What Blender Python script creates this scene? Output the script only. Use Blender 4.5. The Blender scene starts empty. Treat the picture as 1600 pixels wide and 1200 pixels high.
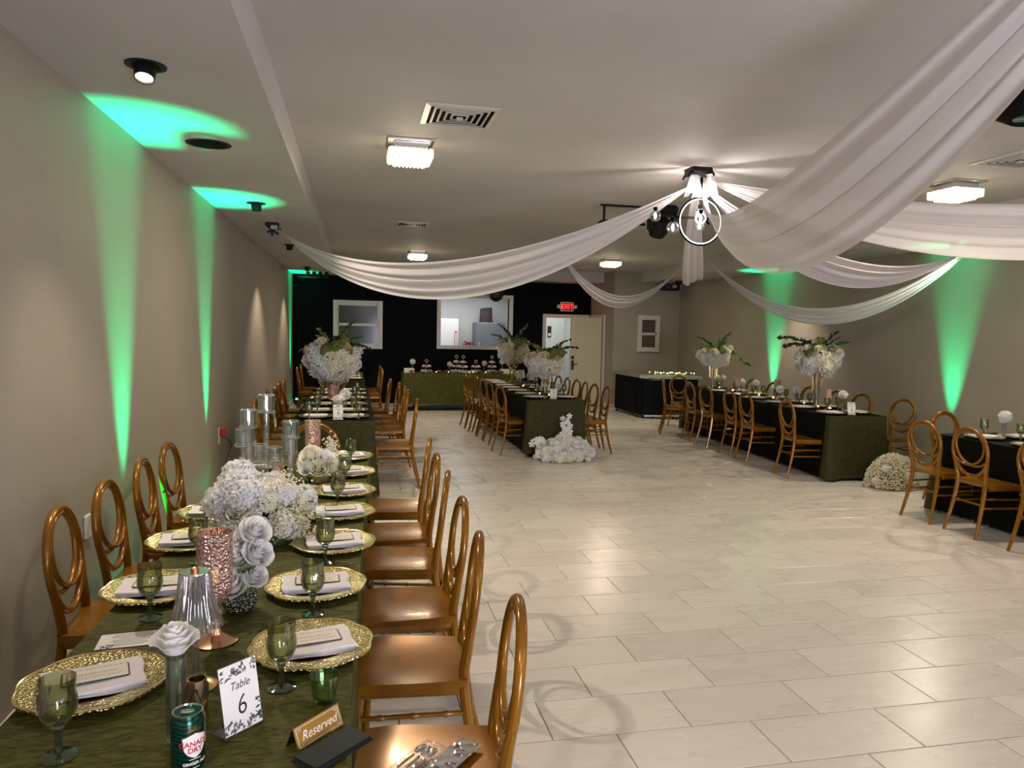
import bpy, math, random
from mathutils import Vector, Matrix
R = random.Random(7)
PI = math.pi
SC = bpy.context.scene
COL = SC.collection

# ------------------------------------------------------------------ camera
FPX = 1142.3                                   # focal length in pixels of the 1600x1200 frame
YAW, PITCH, ROLL = [math.radians(a) for a in (12.093, 4.129, -1.219)]
CAM = Vector((0, 0, 1.65))
_f = Vector((math.sin(YAW)*math.cos(PITCH), math.cos(YAW)*math.cos(PITCH), -math.sin(PITCH)))
_r = Vector((math.cos(YAW), -math.sin(YAW), 0))
_d = _f.cross(_r)
_r2 = math.cos(ROLL)*_r + math.sin(ROLL)*_d
_d2 = -math.sin(ROLL)*_r + math.cos(ROLL)*_d
cam_data = bpy.data.cameras.new('camera')
cam = bpy.data.objects.new('camera', cam_data)
COL.objects.link(cam)
cam.matrix_world = Matrix(((_r2.x, -_d2.x, -_f.x, CAM.x), (_r2.y, -_d2.y, -_f.y, CAM.y),
                           (_r2.z, -_d2.z, -_f.z, CAM.z), (0, 0, 0, 1)))
cam_data.sensor_fit = 'HORIZONTAL'
cam_data.sensor_width = 36
cam_data.lens = FPX/1600*36
cam_data.clip_start = 0.05
SC.camera = cam

def proj(p):
    q = Vector(p)-CAM
    z = q.dot(_f)
    if z < .05:
        return None
    return 800+FPX*q.dot(_r2)/z, 600+FPX*q.dot(_d2)/z

# ------------------------------------------------------------------ world, exposure
w = bpy.data.worlds.new('world')
SC.world = w
w.use_nodes = True
w.node_tree.nodes['Background'].inputs[0].default_value = (.5, .6, .8, 1)
w.node_tree.nodes['Background'].inputs[1].default_value = .05
SC.view_settings.view_transform = 'Standard'
SC.view_settings.look = 'None'
SC.view_settings.gamma = 1
SC.view_settings.use_curve_mapping = False
SC.view_settings.exposure = 0.14
SC.cycles.max_bounces = 8
SC.cycles.diffuse_bounces = 4
SC.cycles.transparent_max_bounces = 16
SC.cycles.caustics_reflective = False
SC.cycles.caustics_refractive = False
SC.cycles.sample_clamp_indirect = 4

# strengths of the room's lamps and of the assumed door's glowing panes
P_FLUSH, P_DOWN, P_CHAND, P_GREEN, P_FRONT, P_KITCHEN = 27, 100, 22, 1100, 28, 30
WARM = (1, .83, .62)
PINK = (1, .82, .68)

# ------------------------------------------------------------------ tagging
def tag(o, label, cat, group=None, kind=None):
    o['label'] = label
    o['category'] = cat
    if group: o['group'] = group
    if kind: o['kind'] = kind
    return o
def thing(name, label, cat, loc=(0, 0, 0), rz=0, group=None):
    o = bpy.data.objects.new(name, None)
    o.empty_display_size = .05
    COL.objects.link(o)
    o.location = loc
    o.rotation_euler = (0, 0, rz)
    return tag(o, label, cat, group)
def struct(o):
    o['kind'] = 'structure'
    return o
def copy_tree(o, parent=None):
    c = o.copy()
    COL.objects.link(c)
    if parent: c.parent = parent
    for ch in list(o.children): copy_tree(ch, c)
    return c
def put(c, loc, rz=0, label=None, group=None, sc=None, cat=None):
    c.location = loc
    c.rotation_euler = (0, 0, rz)
    if sc: c.scale = (sc, sc, sc) if not isinstance(sc, tuple) else sc
    if label:
        tag(c, label, cat or c['category'], group or c.get('group'))
    return c
ORD = ['nearest', 'second', 'third', 'fourth', 'fifth', 'sixth', 'seventh', 'eighth', 'ninth', 'tenth']
def nth(i):
    return ORD[i] if i == 0 else ORD[i]+' nearest'

# ------------------------------------------------------------------ mesh builder
class MB:
    def __init__(s): s.v = []; s.f = []; s.M = None
    def add(s, vs, fs):
        o = len(s.v)
        if s.M is not None: vs = [s.M @ Vector(p) for p in vs]
        s.v += [tuple(p) for p in vs]
        s.f += [tuple(i+o for i in f) for f in fs]
    def box(s, x0, x1, y0, y1, z0, z1):
        s.add([(x0,y0,z0),(x1,y0,z0),(x1,y1,z0),(x0,y1,z0),(x0,y0,z1),(x1,y0,z1),(x1,y1,z1),(x0,y1,z1)],
              [(0,3,2,1),(4,5,6,7),(0,1,5,4),(1,2,6,5),(2,3,7,6),(3,0,4,7)])
        return s
    def cbox(s, c, d, rz=0, bev=0):
        x, y, z = d[0]/2, d[1]/2, d[2]/2
        M = Matrix.Translation(c) @ Matrix.Rotation(rz, 4, 'Z')
        if bev:
            b = min(bev, x, y, z)
            vs, fs = [], []
            for zz, k in ((-z, b), (-z+b, 0), (z-b, 0), (z, b)):
                X, Y = x-k, y-k
                q = b*.6 if k == 0 else b*.3
                vs += [(-X+q,-Y,zz),(X-q,-Y,zz),(X,-Y+q,zz),(X,Y-q,zz),(X-q,Y,zz),(-X+q,Y,zz),(-X,Y-q,zz),(-X,-Y+q,zz)]
            for r in range(3):
                for i in range(8):
                    j = (i+1) % 8
                    fs.append((r*8+i, r*8+j, r*8+8+j, r*8+8+i))
            fs += [tuple(range(7, -1, -1)), tuple(range(24, 32))]
        else:
            vs = [(-x,-y,-z),(x,-y,-z),(x,y,-z),(-x,y,-z),(-x,-y,z),(x,-y,z),(x,y,z),(-x,y,z)]
            fs = [(0,3,2,1),(4,5,6,7),(0,1,5,4),(1,2,6,5),(2,3,7,6),(3,0,4,7)]
        s.add([M @ Vector(p) for p in vs], fs)
        return s
    def lathe(s, prof, n=20, c=(0, 0, 0), mod=None, cap0=True, cap1=True):
        vs, fs = [], []
        for i, (r, z) in enumerate(prof):
            for k in range(n):
                a = 2*PI*k/n
                q = r*(mod(a, i) if mod else 1)
                vs.append((c[0]+q*math.cos(a), c[1]+q*math.sin(a), c[2]+z))
        for i in range(len(prof)-1):
            for k in range(n):
                j = (k+1) % n
                fs.append((i*n+k, i*n+j, i*n+n+j, i*n+n+k))
        if cap0: fs.append(tuple(range(n-1, -1, -1)))
        if cap1: fs.append(tuple(range((len(prof)-1)*n, len(prof)*n)))
        s.add(vs, fs)
        return s
    def tube(s, pts, rad, n=8, closed=False, flat=None, caps=True, up=None):
        P = [Vector(p) for p in pts]
        m = len(P)
        T = []
        for i in range(m):
            a = P[(i-1) % m] if closed or i > 0 else P[i]
            b = P[(i+1) % m] if closed or i < m-1 else P[i]
            T.append((b-a).normalized())
        nrm = Vector(up) if up else (Vector((0, 0, 1)) if abs(T[0].z) < .9 else Vector((1, 0, 0)))
        nrm = (nrm - T[0]*nrm.dot(T[0])).normalized()
        vs, fs = [], []
        for i in range(m):
            nrm = nrm - T[i]*nrm.dot(T[i])
            nrm.normalize()
            b = T[i].cross(nrm)
            r = rad(i/(m-1)) if callable(rad) else (rad[i] if isinstance(rad, (list, tuple)) else rad)
            ra, rb = (r*flat[0], r*flat[1]) if flat else (r, r)
            for k in range(n):
                a = 2*PI*k/n
                vs.append(P[i]+nrm*(ra*math.cos(a))+b*(rb*math.sin(a)))
        for i in range(m if closed else m-1):
            for k in range(n):
                j = (k+1) % n
                i2 = (i+1) % m
                fs.append((i*n+k, i*n+j, i2*n+j, i2*n+k))
        if caps and not closed:
            fs.append(tuple(range(n-1, -1, -1)))
            fs.append(tuple(range((m-1)*n, m*n)))
        s.add(vs, fs)
        return s
    def grid(s, fn, nu, nv, cu=False):
        vs = [fn(i/nu, j/nv) for j in range(nv+1) for i in range(nu+(0 if cu else 1))]
        w_ = nu if cu else nu+1
        fs = []
        for j in range(nv):
            for i in range(nu):
                k = (i+1) % w_
                fs.append((j*w_+i, j*w_+k, (j+1)*w_+k, (j+1)*w_+i))
        s.add(vs, fs)
        return s
    def sphere(s, c, r, n=12, m=8, sq=(1, 1, 1)):
        prof = [(max(1e-4, math.sin(PI*i/m)), -math.cos(PI*i/m)) for i in range(m+1)]
        vs = []
        fs = []
        for i, (q, z) in enumerate(prof):
            for k in range(n):
                a = 2*PI*k/n
                vs.append((c[0]+r*sq[0]*q*math.cos(a), c[1]+r*sq[1]*q*math.sin(a), c[2]+r*sq[2]*z))
        for i in range(m):
            for k in range(n):
                j = (k+1) % n
                fs.append((i*n+k, i*n+j, i*n+n+j, i*n+n+k))
        s.add(vs, fs)
        return s
    def prism(s, poly, z0, z1):
        n = len(poly)
        vs = [(x, y, z0) for x, y in poly]+[(x, y, z1) for x, y in poly]
        fs = [tuple(range(n-1, -1, -1)), tuple(range(n, 2*n))]+[(i, (i+1) % n, n+(i+1) % n, n+i) for i in range(n)]
        s.add(vs, fs)
        return s
    def mesh(s, name, mat, sharp=38):
        me = bpy.data.meshes.new(name)
        me.from_pydata(s.v, [], s.f)
        if sharp is not None:
            me.shade_smooth()
            me.set_sharp_from_angle(angle=math.radians(sharp))
        if mat: me.materials.append(mat)
        return me
    def build(s, name, mat, parent=None, loc=(0, 0, 0), rz=0, sharp=38):
        o = bpy.data.objects.new(name, s.mesh(name, mat, sharp))
        COL.objects.link(o)
        o.location = loc
        o.rotation_euler = (0, 0, rz)
        if parent: o.parent = parent
        return o
def inst(name, me, parent=None, loc=(0, 0, 0), rot=(0, 0, 0), sc=1):
    o = bpy.data.objects.new(name, me)
    COL.objects.link(o)
    o.location = loc
    o.rotation_euler = rot
    o.scale = sc if isinstance(sc, tuple) else (sc, sc, sc)
    if parent: o.parent = parent
    return o
def spline(pts, n=6):
    P = [Vector(p) for p in pts]
    P = [P[0]*2-P[1]]+P+[P[-1]*2-P[-2]]
    out = []
    for i in range(1, len(P)-2):
        a, b, c, d = P[i-1:i+3]
        for k in range(n):
            t = k/n
            out.append(.5*((2*b)+(c-a)*t+(2*a-5*b+4*c-d)*t*t+(3*b-a-3*c+d)*t**3))
    out.append(P[-2])
    return out
_txt = {}
def text_mesh(body, size, mat, shear=0, extrude=.0004, align='CENTER', bold=0, wide=1):
    cu = bpy.data.curves.new('lettering', 'FONT')
    cu.body = body
    cu.size = size
    cu.shear = shear
    cu.extrude = extrude
    cu.align_x = align
    cu.align_y = 'CENTER'
    cu.offset = bold
    cu.resolution_u = 3
    o = bpy.data.objects.new('lettering', cu)
    COL.objects.link(o)
    bpy.context.view_layer.update()
    me = bpy.data.meshes.new_from_object(o.evaluated_get(bpy.context.evaluated_depsgraph_get()))
    bpy.data.objects.remove(o)
    bpy.data.curves.remove(cu)
    me.name = 'lettering'
    me.materials.clear()
    me.materials.append(mat)
    if wide != 1:
        for v in me.vertices: v.co.x *= wide
    return me

# ------------------------------------------------------------------ materials
def mat(name, col=(.8, .8, .8), rough=.5, metal=0, **kw):
    m = bpy.data.materials.new(name)
    m.use_nodes = True
    b = m.node_tree.nodes['Principled BSDF']
    b.inputs['Base Color'].default_value = (*col, 1)
    b.inputs['Roughness'].default_value = rough
    b.inputs['Metallic'].default_value = metal
    for k, v in kw.items():
        b.inputs[k.replace('_', ' ')].default_value = v if not isinstance(v, tuple) else (*v, 1)
    m.diffuse_color = (*col, 1)
    return m
def N(m, t, **kw):
    n = m.node_tree.nodes.new(t)
    for k, v in kw.items():
        if k in n.inputs: n.inputs[k].default_value = v
        elif hasattr(n, k): setattr(n, k, v)
    return n
def L(m, a, b): m.node_tree.links.new(a, b)
def BS(m): return m.node_tree.nodes['Principled BSDF']
def coords(m, kind='Object', scale=(1, 1, 1)):
    tc = N(m, 'ShaderNodeTexCoord')
    mp = N(m, 'ShaderNodeMapping')
    mp.inputs['Scale'].default_value = scale
    L(m, tc.outputs[kind], mp.inputs['Vector'])
    return mp.outputs['Vector']
def ramp(m, fac, stops):
    r = N(m, 'ShaderNodeValToRGB')
    e = r.color_ramp.elements
    while len(e) < len(stops): e.new(.5)
    for k, (p, c) in enumerate(stops):
        e[k].position = p
        e[k].color = (*c, 1)
    L(m, fac, r.inputs['Fac'])
    return r.outputs['Color']
def bump(m, h, strength=.3, dist=.01):
    b = N(m, 'ShaderNodeBump')
    b.inputs['Strength'].default_value = strength
    b.inputs['Distance'].default_value = dist
    L(m, h, b.inputs['Height'])
    L(m, b.outputs['Normal'], BS(m).inputs['Normal'])
def noise_col(m, c0, c1, scale, vec=None, detail=4, lo=.35, hi=.65, world=False):
    n = N(m, 'ShaderNodeTexNoise')
    n.inputs['Scale'].default_value = scale
    n.inputs['Detail'].default_value = detail
    L(m, vec or coords(m), n.inputs['Vector'])
    L(m, ramp(m, n.outputs['Fac'], [(lo, c0), (hi, c1)]), BS(m).inputs['Base Color'])
    return n.outputs['Fac']
def emis(name, col, s):
    m = mat(name, col, .5)
    BS(m).inputs['Emission Color'].default_value = (*col, 1)
    BS(m).inputs['Emission Strength'].default_value = s
    return m
def glassy(name, tint, gloss=.12, opacity=.0, rough=.03, body=(1, 1, 1)):
    """thin glass: tinted transparency with a fresnel gloss, and some body colour"""
    m = bpy.data.materials.new(name)
    m.use_nodes = True
    nt = m.node_tree
    nt.nodes.remove(nt.nodes['Principled BSDF'])
    out = nt.nodes['Material Output']
    tr = N(m, 'ShaderNodeBsdfTransparent'); tr.inputs['Color'].default_value = (*tint, 1)
    gl = N(m, 'ShaderNodeBsdfGlossy'); gl.inputs['Roughness'].default_value = rough
    df = N(m, 'ShaderNodeBsdfDiffuse'); df.inputs['Color'].default_value = (*body, 1)
    lw = N(m, 'ShaderNodeLayerWeight'); lw.inputs['Blend'].default_value = .35
    mr = N(m, 'ShaderNodeMapRange')
    mr.inputs['To Min'].default_value = gloss
    mr.inputs['To Max'].default_value = min(1, gloss+.6)
    L(m, lw.outputs['Fresnel'], mr.inputs['Value'])
    a = N(m, 'ShaderNodeMixShader'); a.inputs[0].default_value = opacity
    L(m, tr.outputs[0], a.inputs[1]); L(m, df.outputs[0], a.inputs[2])
    b = N(m, 'ShaderNodeMixShader')
    L(m, mr.outputs[0], b.inputs[0]); L(m, a.outputs[0], b.inputs[1]); L(m, gl.outputs[0], b.inputs[2])
    L(m, b.outputs[0], out.inputs['Surface'])
    m.diffuse_color = (*tint, .4)
    return m

M = {}
# wall and ceiling paint
m = M['wall'] = mat('wall_paint', rough=.62)
f_ = noise_col(m, (.325, .285, .225), (.355, .312, .248), 1.3, detail=6)
n_ = N(m, 'ShaderNodeTexNoise'); n_.inputs['Scale'].default_value = 60
L(m, coords(m), n_.inputs['Vector']); bump(m, n_.outputs['Fac'], .08, .004)
m = M['ceiling'] = mat('ceiling_paint', rough=.7)
f_ = noise_col(m, (.50, .48, .455), (.56, .54, .51), 1.1, detail=5)
n_ = N(m, 'ShaderNodeTexNoise'); n_.inputs['Scale'].default_value = 2.2; n_.inputs['Detail'].default_value = 3
L(m, coords(m), n_.inputs['Vector']); bump(m, n_.outputs['Fac'], .25, .03)
M['trim'] = mat('white_trim', (.66, .62, .55), .35)
M['base_trim'] = mat('baseboard_white', (.60, .57, .52), .4)
M['cream'] = mat('cream_door', (.55, .48, .34), .45)
M['white_room'] = mat('white_room_paint', (.78, .78, .76), .5)
M['slat'] = mat('black_slat', (.004, .0045, .0065), .7, Specular_IOR_Level=.08)
M['black'] = mat('black_metal', (.008, .008, .009), .5, Specular_IOR_Level=.2)
M['chand_black'] = mat('chandelier_black', (.003, .003, .003), .85, Specular_IOR_Level=.03)
M['black_matte'] = mat('black_matte', (.004, .004, .0045), .8, Specular_IOR_Level=.1)
M['darkglass'] = mat('dark_window_glass', (.05, .055, .05), .12)
M['curtain'] = mat('pale_window_blind', (.22, .22, .18), .6)
M['brownglass'] = mat('brown_window_glass', (.10, .07, .055), .15)
M['chrome'] = mat('chrome', (.75, .74, .72), .18, 1)
M['gold'] = mat('gold_metal', (.78, .52, .20), .25, 1)
M['white_plastic'] = mat('white_plastic', (.7, .68, .64), .4)
M['grey_fridge'] = mat('grey_fridge', (.17, .19, .21), .45)
M['red'] = mat('red_plastic', (.45, .03, .03), .4)
M['paper'] = mat('white_paper', (.78, .76, .72), .6)
M['ink'] = mat('black_ink', (.015, .015, .015), .6)
M['leafprint'] = mat('grey_leaf_print', (.10, .12, .11), .6)
M['acrylic'] = glassy('clear_acrylic', (.9, .93, .92), .08)
# floor tiles
m = M['tile'] = mat('marble_tile', rough=.24, Specular_IOR_Level=.55)
oi = N(m, 'ShaderNodeObjectInfo'); geo = N(m, 'ShaderNodeNewGeometry')
mul = N(m, 'ShaderNodeVectorMath', operation='MULTIPLY'); mul.inputs[1].default_value = (1.4, 5.5, 1)
L(m, geo.outputs['Position'], mul.inputs[0])
ad = N(m, 'ShaderNodeVectorMath', operation='ADD')
sx = N(m, 'ShaderNodeMath', operation='MULTIPLY'); sx.inputs[1].default_value = 30
L(m, oi.outputs['Random'], sx.inputs[0])
cx = N(m, 'ShaderNodeCombineXYZ'); L(m, sx.outputs[0], cx.inputs['Z'])
L(m, mul.outputs[0], ad.inputs[0]); L(m, cx.outputs[0], ad.inputs[1])
ns = N(m, 'ShaderNodeTexNoise'); ns.inputs['Scale'].default_value = 1.3; ns.inputs['Detail'].default_value = 7
ns.inputs['Distortion'].default_value = .4
L(m, ad.outputs[0], ns.inputs['Vector'])
c1 = ramp(m, ns.outputs['Fac'], [(.25, (.615, .575, .505)), (.5, (.645, .605, .535)), (.75, (.67, .63, .56))])
hs = N(m, 'ShaderNodeHueSaturation')
vr = N(m, 'ShaderNodeMapRange'); vr.inputs['To Min'].default_value = .92; vr.inputs['To Max'].default_value = 1.06
L(m, oi.outputs['Random'], vr.inputs['Value']); L(m, vr.outputs[0], hs.inputs['Value']); L(m, c1, hs.inputs['Color'])
L(m, hs.outputs[0], BS(m).inputs['Base Color'])
rr = N(m, 'ShaderNodeMapRange'); rr.inputs['To Min'].default_value = .2; rr.inputs['To Max'].default_value = .36
L(m, ns.outputs['Fac'], rr.inputs['Value']); L(m, rr.outputs[0], BS(m).inputs['Roughness'])
M['grout'] = mat('tile_grout', (.20, .17, .14), .9)
# chair resin
m = M['chair'] = mat('amber_gold_resin', (.34, .148, .022), .22, .28, Coat_Weight=.12, Coat_Roughness=.07, Specular_IOR_Level=.35)
noise_col(m, (.205, .082, .005), (.27, .115, .009), 9)
# table cloth
def cloth_mat(name, c0, c1, sheen):
    m = mat(name, rough=.62, Sheen_Weight=sheen, Sheen_Roughness=.35, Specular_IOR_Level=.18)
    BS(m).inputs['Sheen Tint'].default_value = (.45, .42, .15, 1)
    v = coords(m, 'Object', (9, 26, 14))
    n = N(m, 'ShaderNodeTexNoise'); n.inputs['Scale'].default_value = 1.6; n.inputs['Detail'].default_value = 8
    n.inputs['Distortion'].default_value = 1.6; n.inputs['Roughness'].default_value = .65
    L(m, v, n.inputs['Vector'])
    L(m, ramp(m, n.outputs['Fac'], [(.38, c0), (.66, c1)]), BS(m).inputs['Base Color'])  # crinkle highlights put into the colour, paler on raised folds
    bump(m, n.outputs['Fac'], .55, .012)
    return m
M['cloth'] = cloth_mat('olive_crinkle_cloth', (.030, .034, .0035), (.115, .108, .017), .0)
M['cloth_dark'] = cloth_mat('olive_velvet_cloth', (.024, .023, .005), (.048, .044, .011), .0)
M['cloth_black_shaded'] = cloth_mat('black_sides_shaded_top', (.0025, .0027, .0015), (.006, .006, .003), .0)
BS(M['cloth_black_shaded']).inputs['Specular IOR Level'].default_value = .05
# gold charger
m = M['charger'] = mat('embossed_gold', (.62, .45, .16), .18, 1)
v = N(m, 'ShaderNodeTexVoronoi'); v.inputs['Scale'].default_value = 135
L(m, coords(m), v.inputs['Vector'])
L(m, ramp(m, v.outputs['Distance'], [(.1, (1, .92, .60)), (.6, (.50, .40, .16))]), BS(m).inputs['Base Color'])  # glitter of the embossing painted as paler cell centres
bump(m, v.outputs['Distance'], .8, .006)
M['charger_edge'] = mat('bright_gold_edge', (.88, .74, .40), .25, 1)
M['charger_well'] = mat('smooth_gold', (.60, .33, .12), .22, 1)
m = M['napkin'] = mat('white_napkin', (.74, .70, .70), .8, Sheen_Weight=.2)
n_ = N(m, 'ShaderNodeTexNoise'); n_.inputs['Scale'].default_value = 300
L(m, coords(m), n_.inputs['Vector']); bump(m, n_.outputs['Fac'], .15, .002)
M['card'] = mat('cream_card', (.70, .66, .56), .5)
M['scribble'] = mat('gold_script_ink', (.34, .27, .15), .5)
M['green_glass'] = glassy('green_glass', (.80, .82, .64), .07, .055, .06, (.13, .15, .07))
M['green_foot'] = glassy('green_glass_foot', (.50, .57, .44), .14, .14, .05, (.05, .10, .05))
M['glass'] = glassy('clear_glass', (.95, .98, .96), .09, .025, .03, (.8, .9, .85))
M['glass_edge_glint'] = mat('painted_glass_glint', (.55, .62, .58), .1, 0, Alpha=.55, Specular_IOR_Level=.8)
M['smoke_glass'] = glassy('pleated_crystal', (.80, .80, .80), .14, .10, .08, (.5, .5, .5))
m = M['rosegold'] = mat('rose_gold_mosaic', (.80, .50, .40), .24, .8, Alpha=.86)
v = N(m, 'ShaderNodeTexVoronoi'); v.inputs['Scale'].default_value = 115
L(m, coords(m), v.inputs['Vector'])
L(m, ramp(m, v.outputs['Distance'], [(.1, (1, .84, .78)), (.6, (.62, .38, .32))]), BS(m).inputs['Base Color'])
bump(m, v.outputs['Distance'], .9, .008)
M['rosegold_plain'] = mat('rose_gold_foot', (.80, .47, .30), .2, 1)
m = M['crystal_bowl'] = mat('grey_crystal_mosaic', (.3, .3, .3), .2, .7)
v = N(m, 'ShaderNodeTexVoronoi'); v.inputs['Scale'].default_value = 120
L(m, coords(m), v.inputs['Vector'])
L(m, ramp(m, v.outputs['Distance'], [(.1, (.7, .68, .62)), (.6, (.10, .09, .07))]), BS(m).inputs['Base Color'])
bump(m, v.outputs['Distance'], 1, .01)
def petal(name, c, t=.25):
    m = mat(name, c, .6)
    nt = m.node_tree
    tl = N(m, 'ShaderNodeBsdfTranslucent'); tl.inputs['Color'].default_value = (*c, 1)
    mx = N(m, 'ShaderNodeMixShader'); mx.inputs[0].default_value = t
    L(m, BS(m).outputs[0], mx.inputs[1]); L(m, tl.outputs[0], mx.inputs[2])
    L(m, mx.outputs[0], nt.nodes['Material Output'].inputs['Surface'])
    return m
M['petal'] = petal('white_petal', (.87, .86, .83))
M['petal_cream'] = petal('cream_petal', (.86, .83, .68))
M['petal_peach'] = petal('peach_petal', (.78, .60, .38))
M['petal_yellow'] = petal('yellow_petal', (.80, .55, .08))
M['gyp'] = petal('babys_breath', (.88, .84, .66))
M['leaf'] = petal('green_leaf', (.075, .13, .03), .2)
M['leaf_lime'] = petal('lime_leaf', (.22, .27, .06), .2)
M['leaf_dark'] = petal('dark_leaf', (.018, .042, .020), .1)
M['bloom_core'] = mat('bloom_core_green', (.20, .23, .11), .8)
M['stem'] = mat('green_stem', (.06, .09, .03), .6)
# sheer drape
m = M['drape'] = bpy.data.materials.new('sheer_white_voile')
m.use_nodes = True
m.node_tree.nodes.remove(m.node_tree.nodes['Principled BSDF'])
d1 = N(m, 'ShaderNodeBsdfDiffuse'); d1.inputs['Color'].default_value = (.84, .81, .82, 1)
d2 = N(m, 'ShaderNodeBsdfTranslucent'); d2.inputs['Color'].default_value = (.84, .81, .82, 1)
d3 = N(m, 'ShaderNodeBsdfTransparent')
x1 = N(m, 'ShaderNodeMixShader'); x1.inputs[0].default_value = .45
L(m, d1.outputs[0], x1.inputs[1]); L(m, d2.outputs[0], x1.inputs[2])
x2 = N(m, 'ShaderNodeMixShader'); x2.inputs[0].default_value = .13
L(m, x1.outputs[0], x2.inputs[1]); L(m, d3.outputs[0], x2.inputs[2])
L(m, x2.outputs[0], m.node_tree.nodes['Material Output'].inputs['Surface'])
# light-giving things
M['crystal_lit'] = emis('lit_crystal', (1, .90, .70), 3.2)
m = M['crystal_lit']
v = N(m, 'ShaderNodeTexVoronoi'); v.inputs['Scale'].default_value = 55
L(m, coords(m), v.inputs['Vector'])
mr_ = N(m, 'ShaderNodeMapRange'); mr_.inputs['To Min'].default_value = 3.4; mr_.inputs['To Max'].default_value = .35
mr_.inputs['From Max'].default_value = .7
L(m, v.outputs['Distance'], mr_.inputs['Value']); L(m, mr_.outputs[0], BS(m).inputs['Emission Strength'])
M['lamp_lit'] = emis('downlight_lens', (1, .85, .72), 14)
M['led'] = emis('white_led', (1, .95, .93), 6)
M['globe_core'] = emis('globe_core', (1, .95, .93), 9)
M['exit_red'] = emis('exit_red', (1, .03, .03), 1.3)
M['flame'] = emis('candle_flame', (1, .55, .2), 14)
M['fairy'] = emis('fairy_light', (1, .85, .45), 9)
M['green_led'] = emis('green_led', (.05, 1, .5), 8)
M['kitchen_lamp'] = emis('kitchen_lamp', (1, 1, .98), 5)
M['assumed_glow'] = emis('assumed_glazing_glow', (.76, .79, 1), P_FRONT)  # assumed door's panes glow by themselves as cool light from behind
def light(name, kind, loc, energy, col, rot=None, **kw):
    d = bpy.data.lights.new(name, kind)
    d.energy = energy
    d.color = col
    for k, v in kw.items(): setattr(d, k, v)
    o = bpy.data.objects.new(name, d)
    COL.objects.link(o)
    o.location = loc
    if rot: o.rotation_euler = rot
    return o
# ================================================================== the room
XL, XR, YB, YF, ZC, ZS = -1.33, 7.03, 16.35, -4.6, 3.0, 2.775
YW = 15.2                                      # wall with the small window
SXL, SXR, SYB = -.435, 6.11, 15.72             # inner faces of the soffits
T_ = .15

# ---- floor of staggered tiles
floor = struct(MB().box(XL-.1, XR+.1, YF-.1, YB+.1, -.08, -.0035).build('floor', M['grout'], sharp=None))
TW, TH, GAP = .607, .3095, .0045
def tile_mb(w_, h_, mb=None, ox=0, oy=0):
    mb = mb or MB()
    b, x, y = .0025, w_/2, h_/2
    vs = []
    for k, z in ((0, -.0035), (0, -.0012), (b, 0)):
        vs += [(ox-x+k, oy-y+k, z), (ox+x-k, oy-y+k, z), (ox+x-k, oy+y-k, z), (ox-x+k, oy+y-k, z)]
    fs = [(8, 9, 10, 11)]
    for r in range(2):
        for i in range(4):
            j = (i+1) % 4
            fs.append((r*4+i, r*4+j, r*4+4+j, r*4+4+i))
    mb.add(vs, fs)
    return mb
full = tile_mb(TW-GAP, TH-GAP).mesh('tile', M['tile'], None)
cand, rest = [], MB()
r0 = int((YF-2.44)/TH)-1
for r in range(r0, int((YB-2.44)/TH)+1):
    y0 = 2.44+r*TH
    y1 = min(y0+TH, YB)
    y0 = max(y0, YF)
    if y1-y0 < .02: continue
    off = .455 if r % 2 == 0 else .185
    k = math.floor((XL-off)/TW)
    while off+k*TW < XR:
        x0, x1 = max(XL, off+k*TW), min(XR, off+k*TW+TW)
        k += 1
        if x1-x0 < .02: continue
        c = ((x0+x1)/2, (y0+y1)/2)
        qs = [proj((a, b, 0)) for a in (x0, x1) for b in (y0, y1)]
        area = 0
        if all(qs) and c[0] > .1:
            px = [min(1600, max(0, q[0])) for q in qs]; py = [min(1200, max(0, q[1])) for q in qs]
            area = (max(px)-min(px))*(max(py)-min(py))
        cand.append((area, c, x1-x0, y1-y0))
cand.sort(key=lambda t: -t[0])
for i, (area, c, w_, h_) in enumerate(cand):
    if i < 300 and area > 0:
        if abs(w_-TW) < 1e-4 and abs(h_-TH) < 1e-4: inst('tile', full, floor, (c[0], c[1], 0))
        else: tile_mb(w_-GAP, h_-GAP).build('tile', M['tile'], floor, (c[0], c[1], 0), sharp=None)
    else:
        tile_mb(w_-GAP, h_-GAP, rest, c[0], c[1])
rest.build('tile_field', M['tile'], floor, sharp=None)['kind'] = 'stuff'

# ---- walls
struct(MB().box(XL-T_, XL, YF-T_, YB+T_, 0, ZC+.1).build('wall_left', M['wall'], sharp=None))
struct(MB().box(XR, XR+T_, YF-T_, YB+T_, 0, ZC+.1).build('wall_right', M['wall'], sharp=None))
# wall behind the camera with an assumed glazed door added as cool light
wf = MB()
wf.box(XL, 1.2, YF-T_, YF, 0, ZC); wf.box(3.4, XR, YF-T_, YF, 0, ZC); wf.box(1.2, 3.4, YF-T_, YF, 2.3, ZC)
struct(wf.build('wall_front', M['wall'], sharp=None))
dr = struct(MB().box(1.2, 1.28, YF-.12, YF-.02, 0, 2.3).box(3.32, 3.4, YF-.12, YF-.02, 0, 2.3).box(2.26, 2.34, YF-.12, YF-.02, 0, 2.3)
            .box(1.28, 3.32, YF-.12, YF-.02, 2.2, 2.3).box(1.28, 3.32, YF-.12, YF-.02, 0, .15).build('assumed_door_3', M['black'], sharp=None))  # assumed door, never in view, carries the glowing panes
MB().box(1.28, 2.26, YF-.08, YF-.06, .15, 2.2).build('pane', M['assumed_glow'], dr, sharp=None)
MB().box(2.34, 3.32, YF-.08, YF-.06, .15, 2.2).build('pane', M['assumed_glow'], dr, sharp=None)
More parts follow.
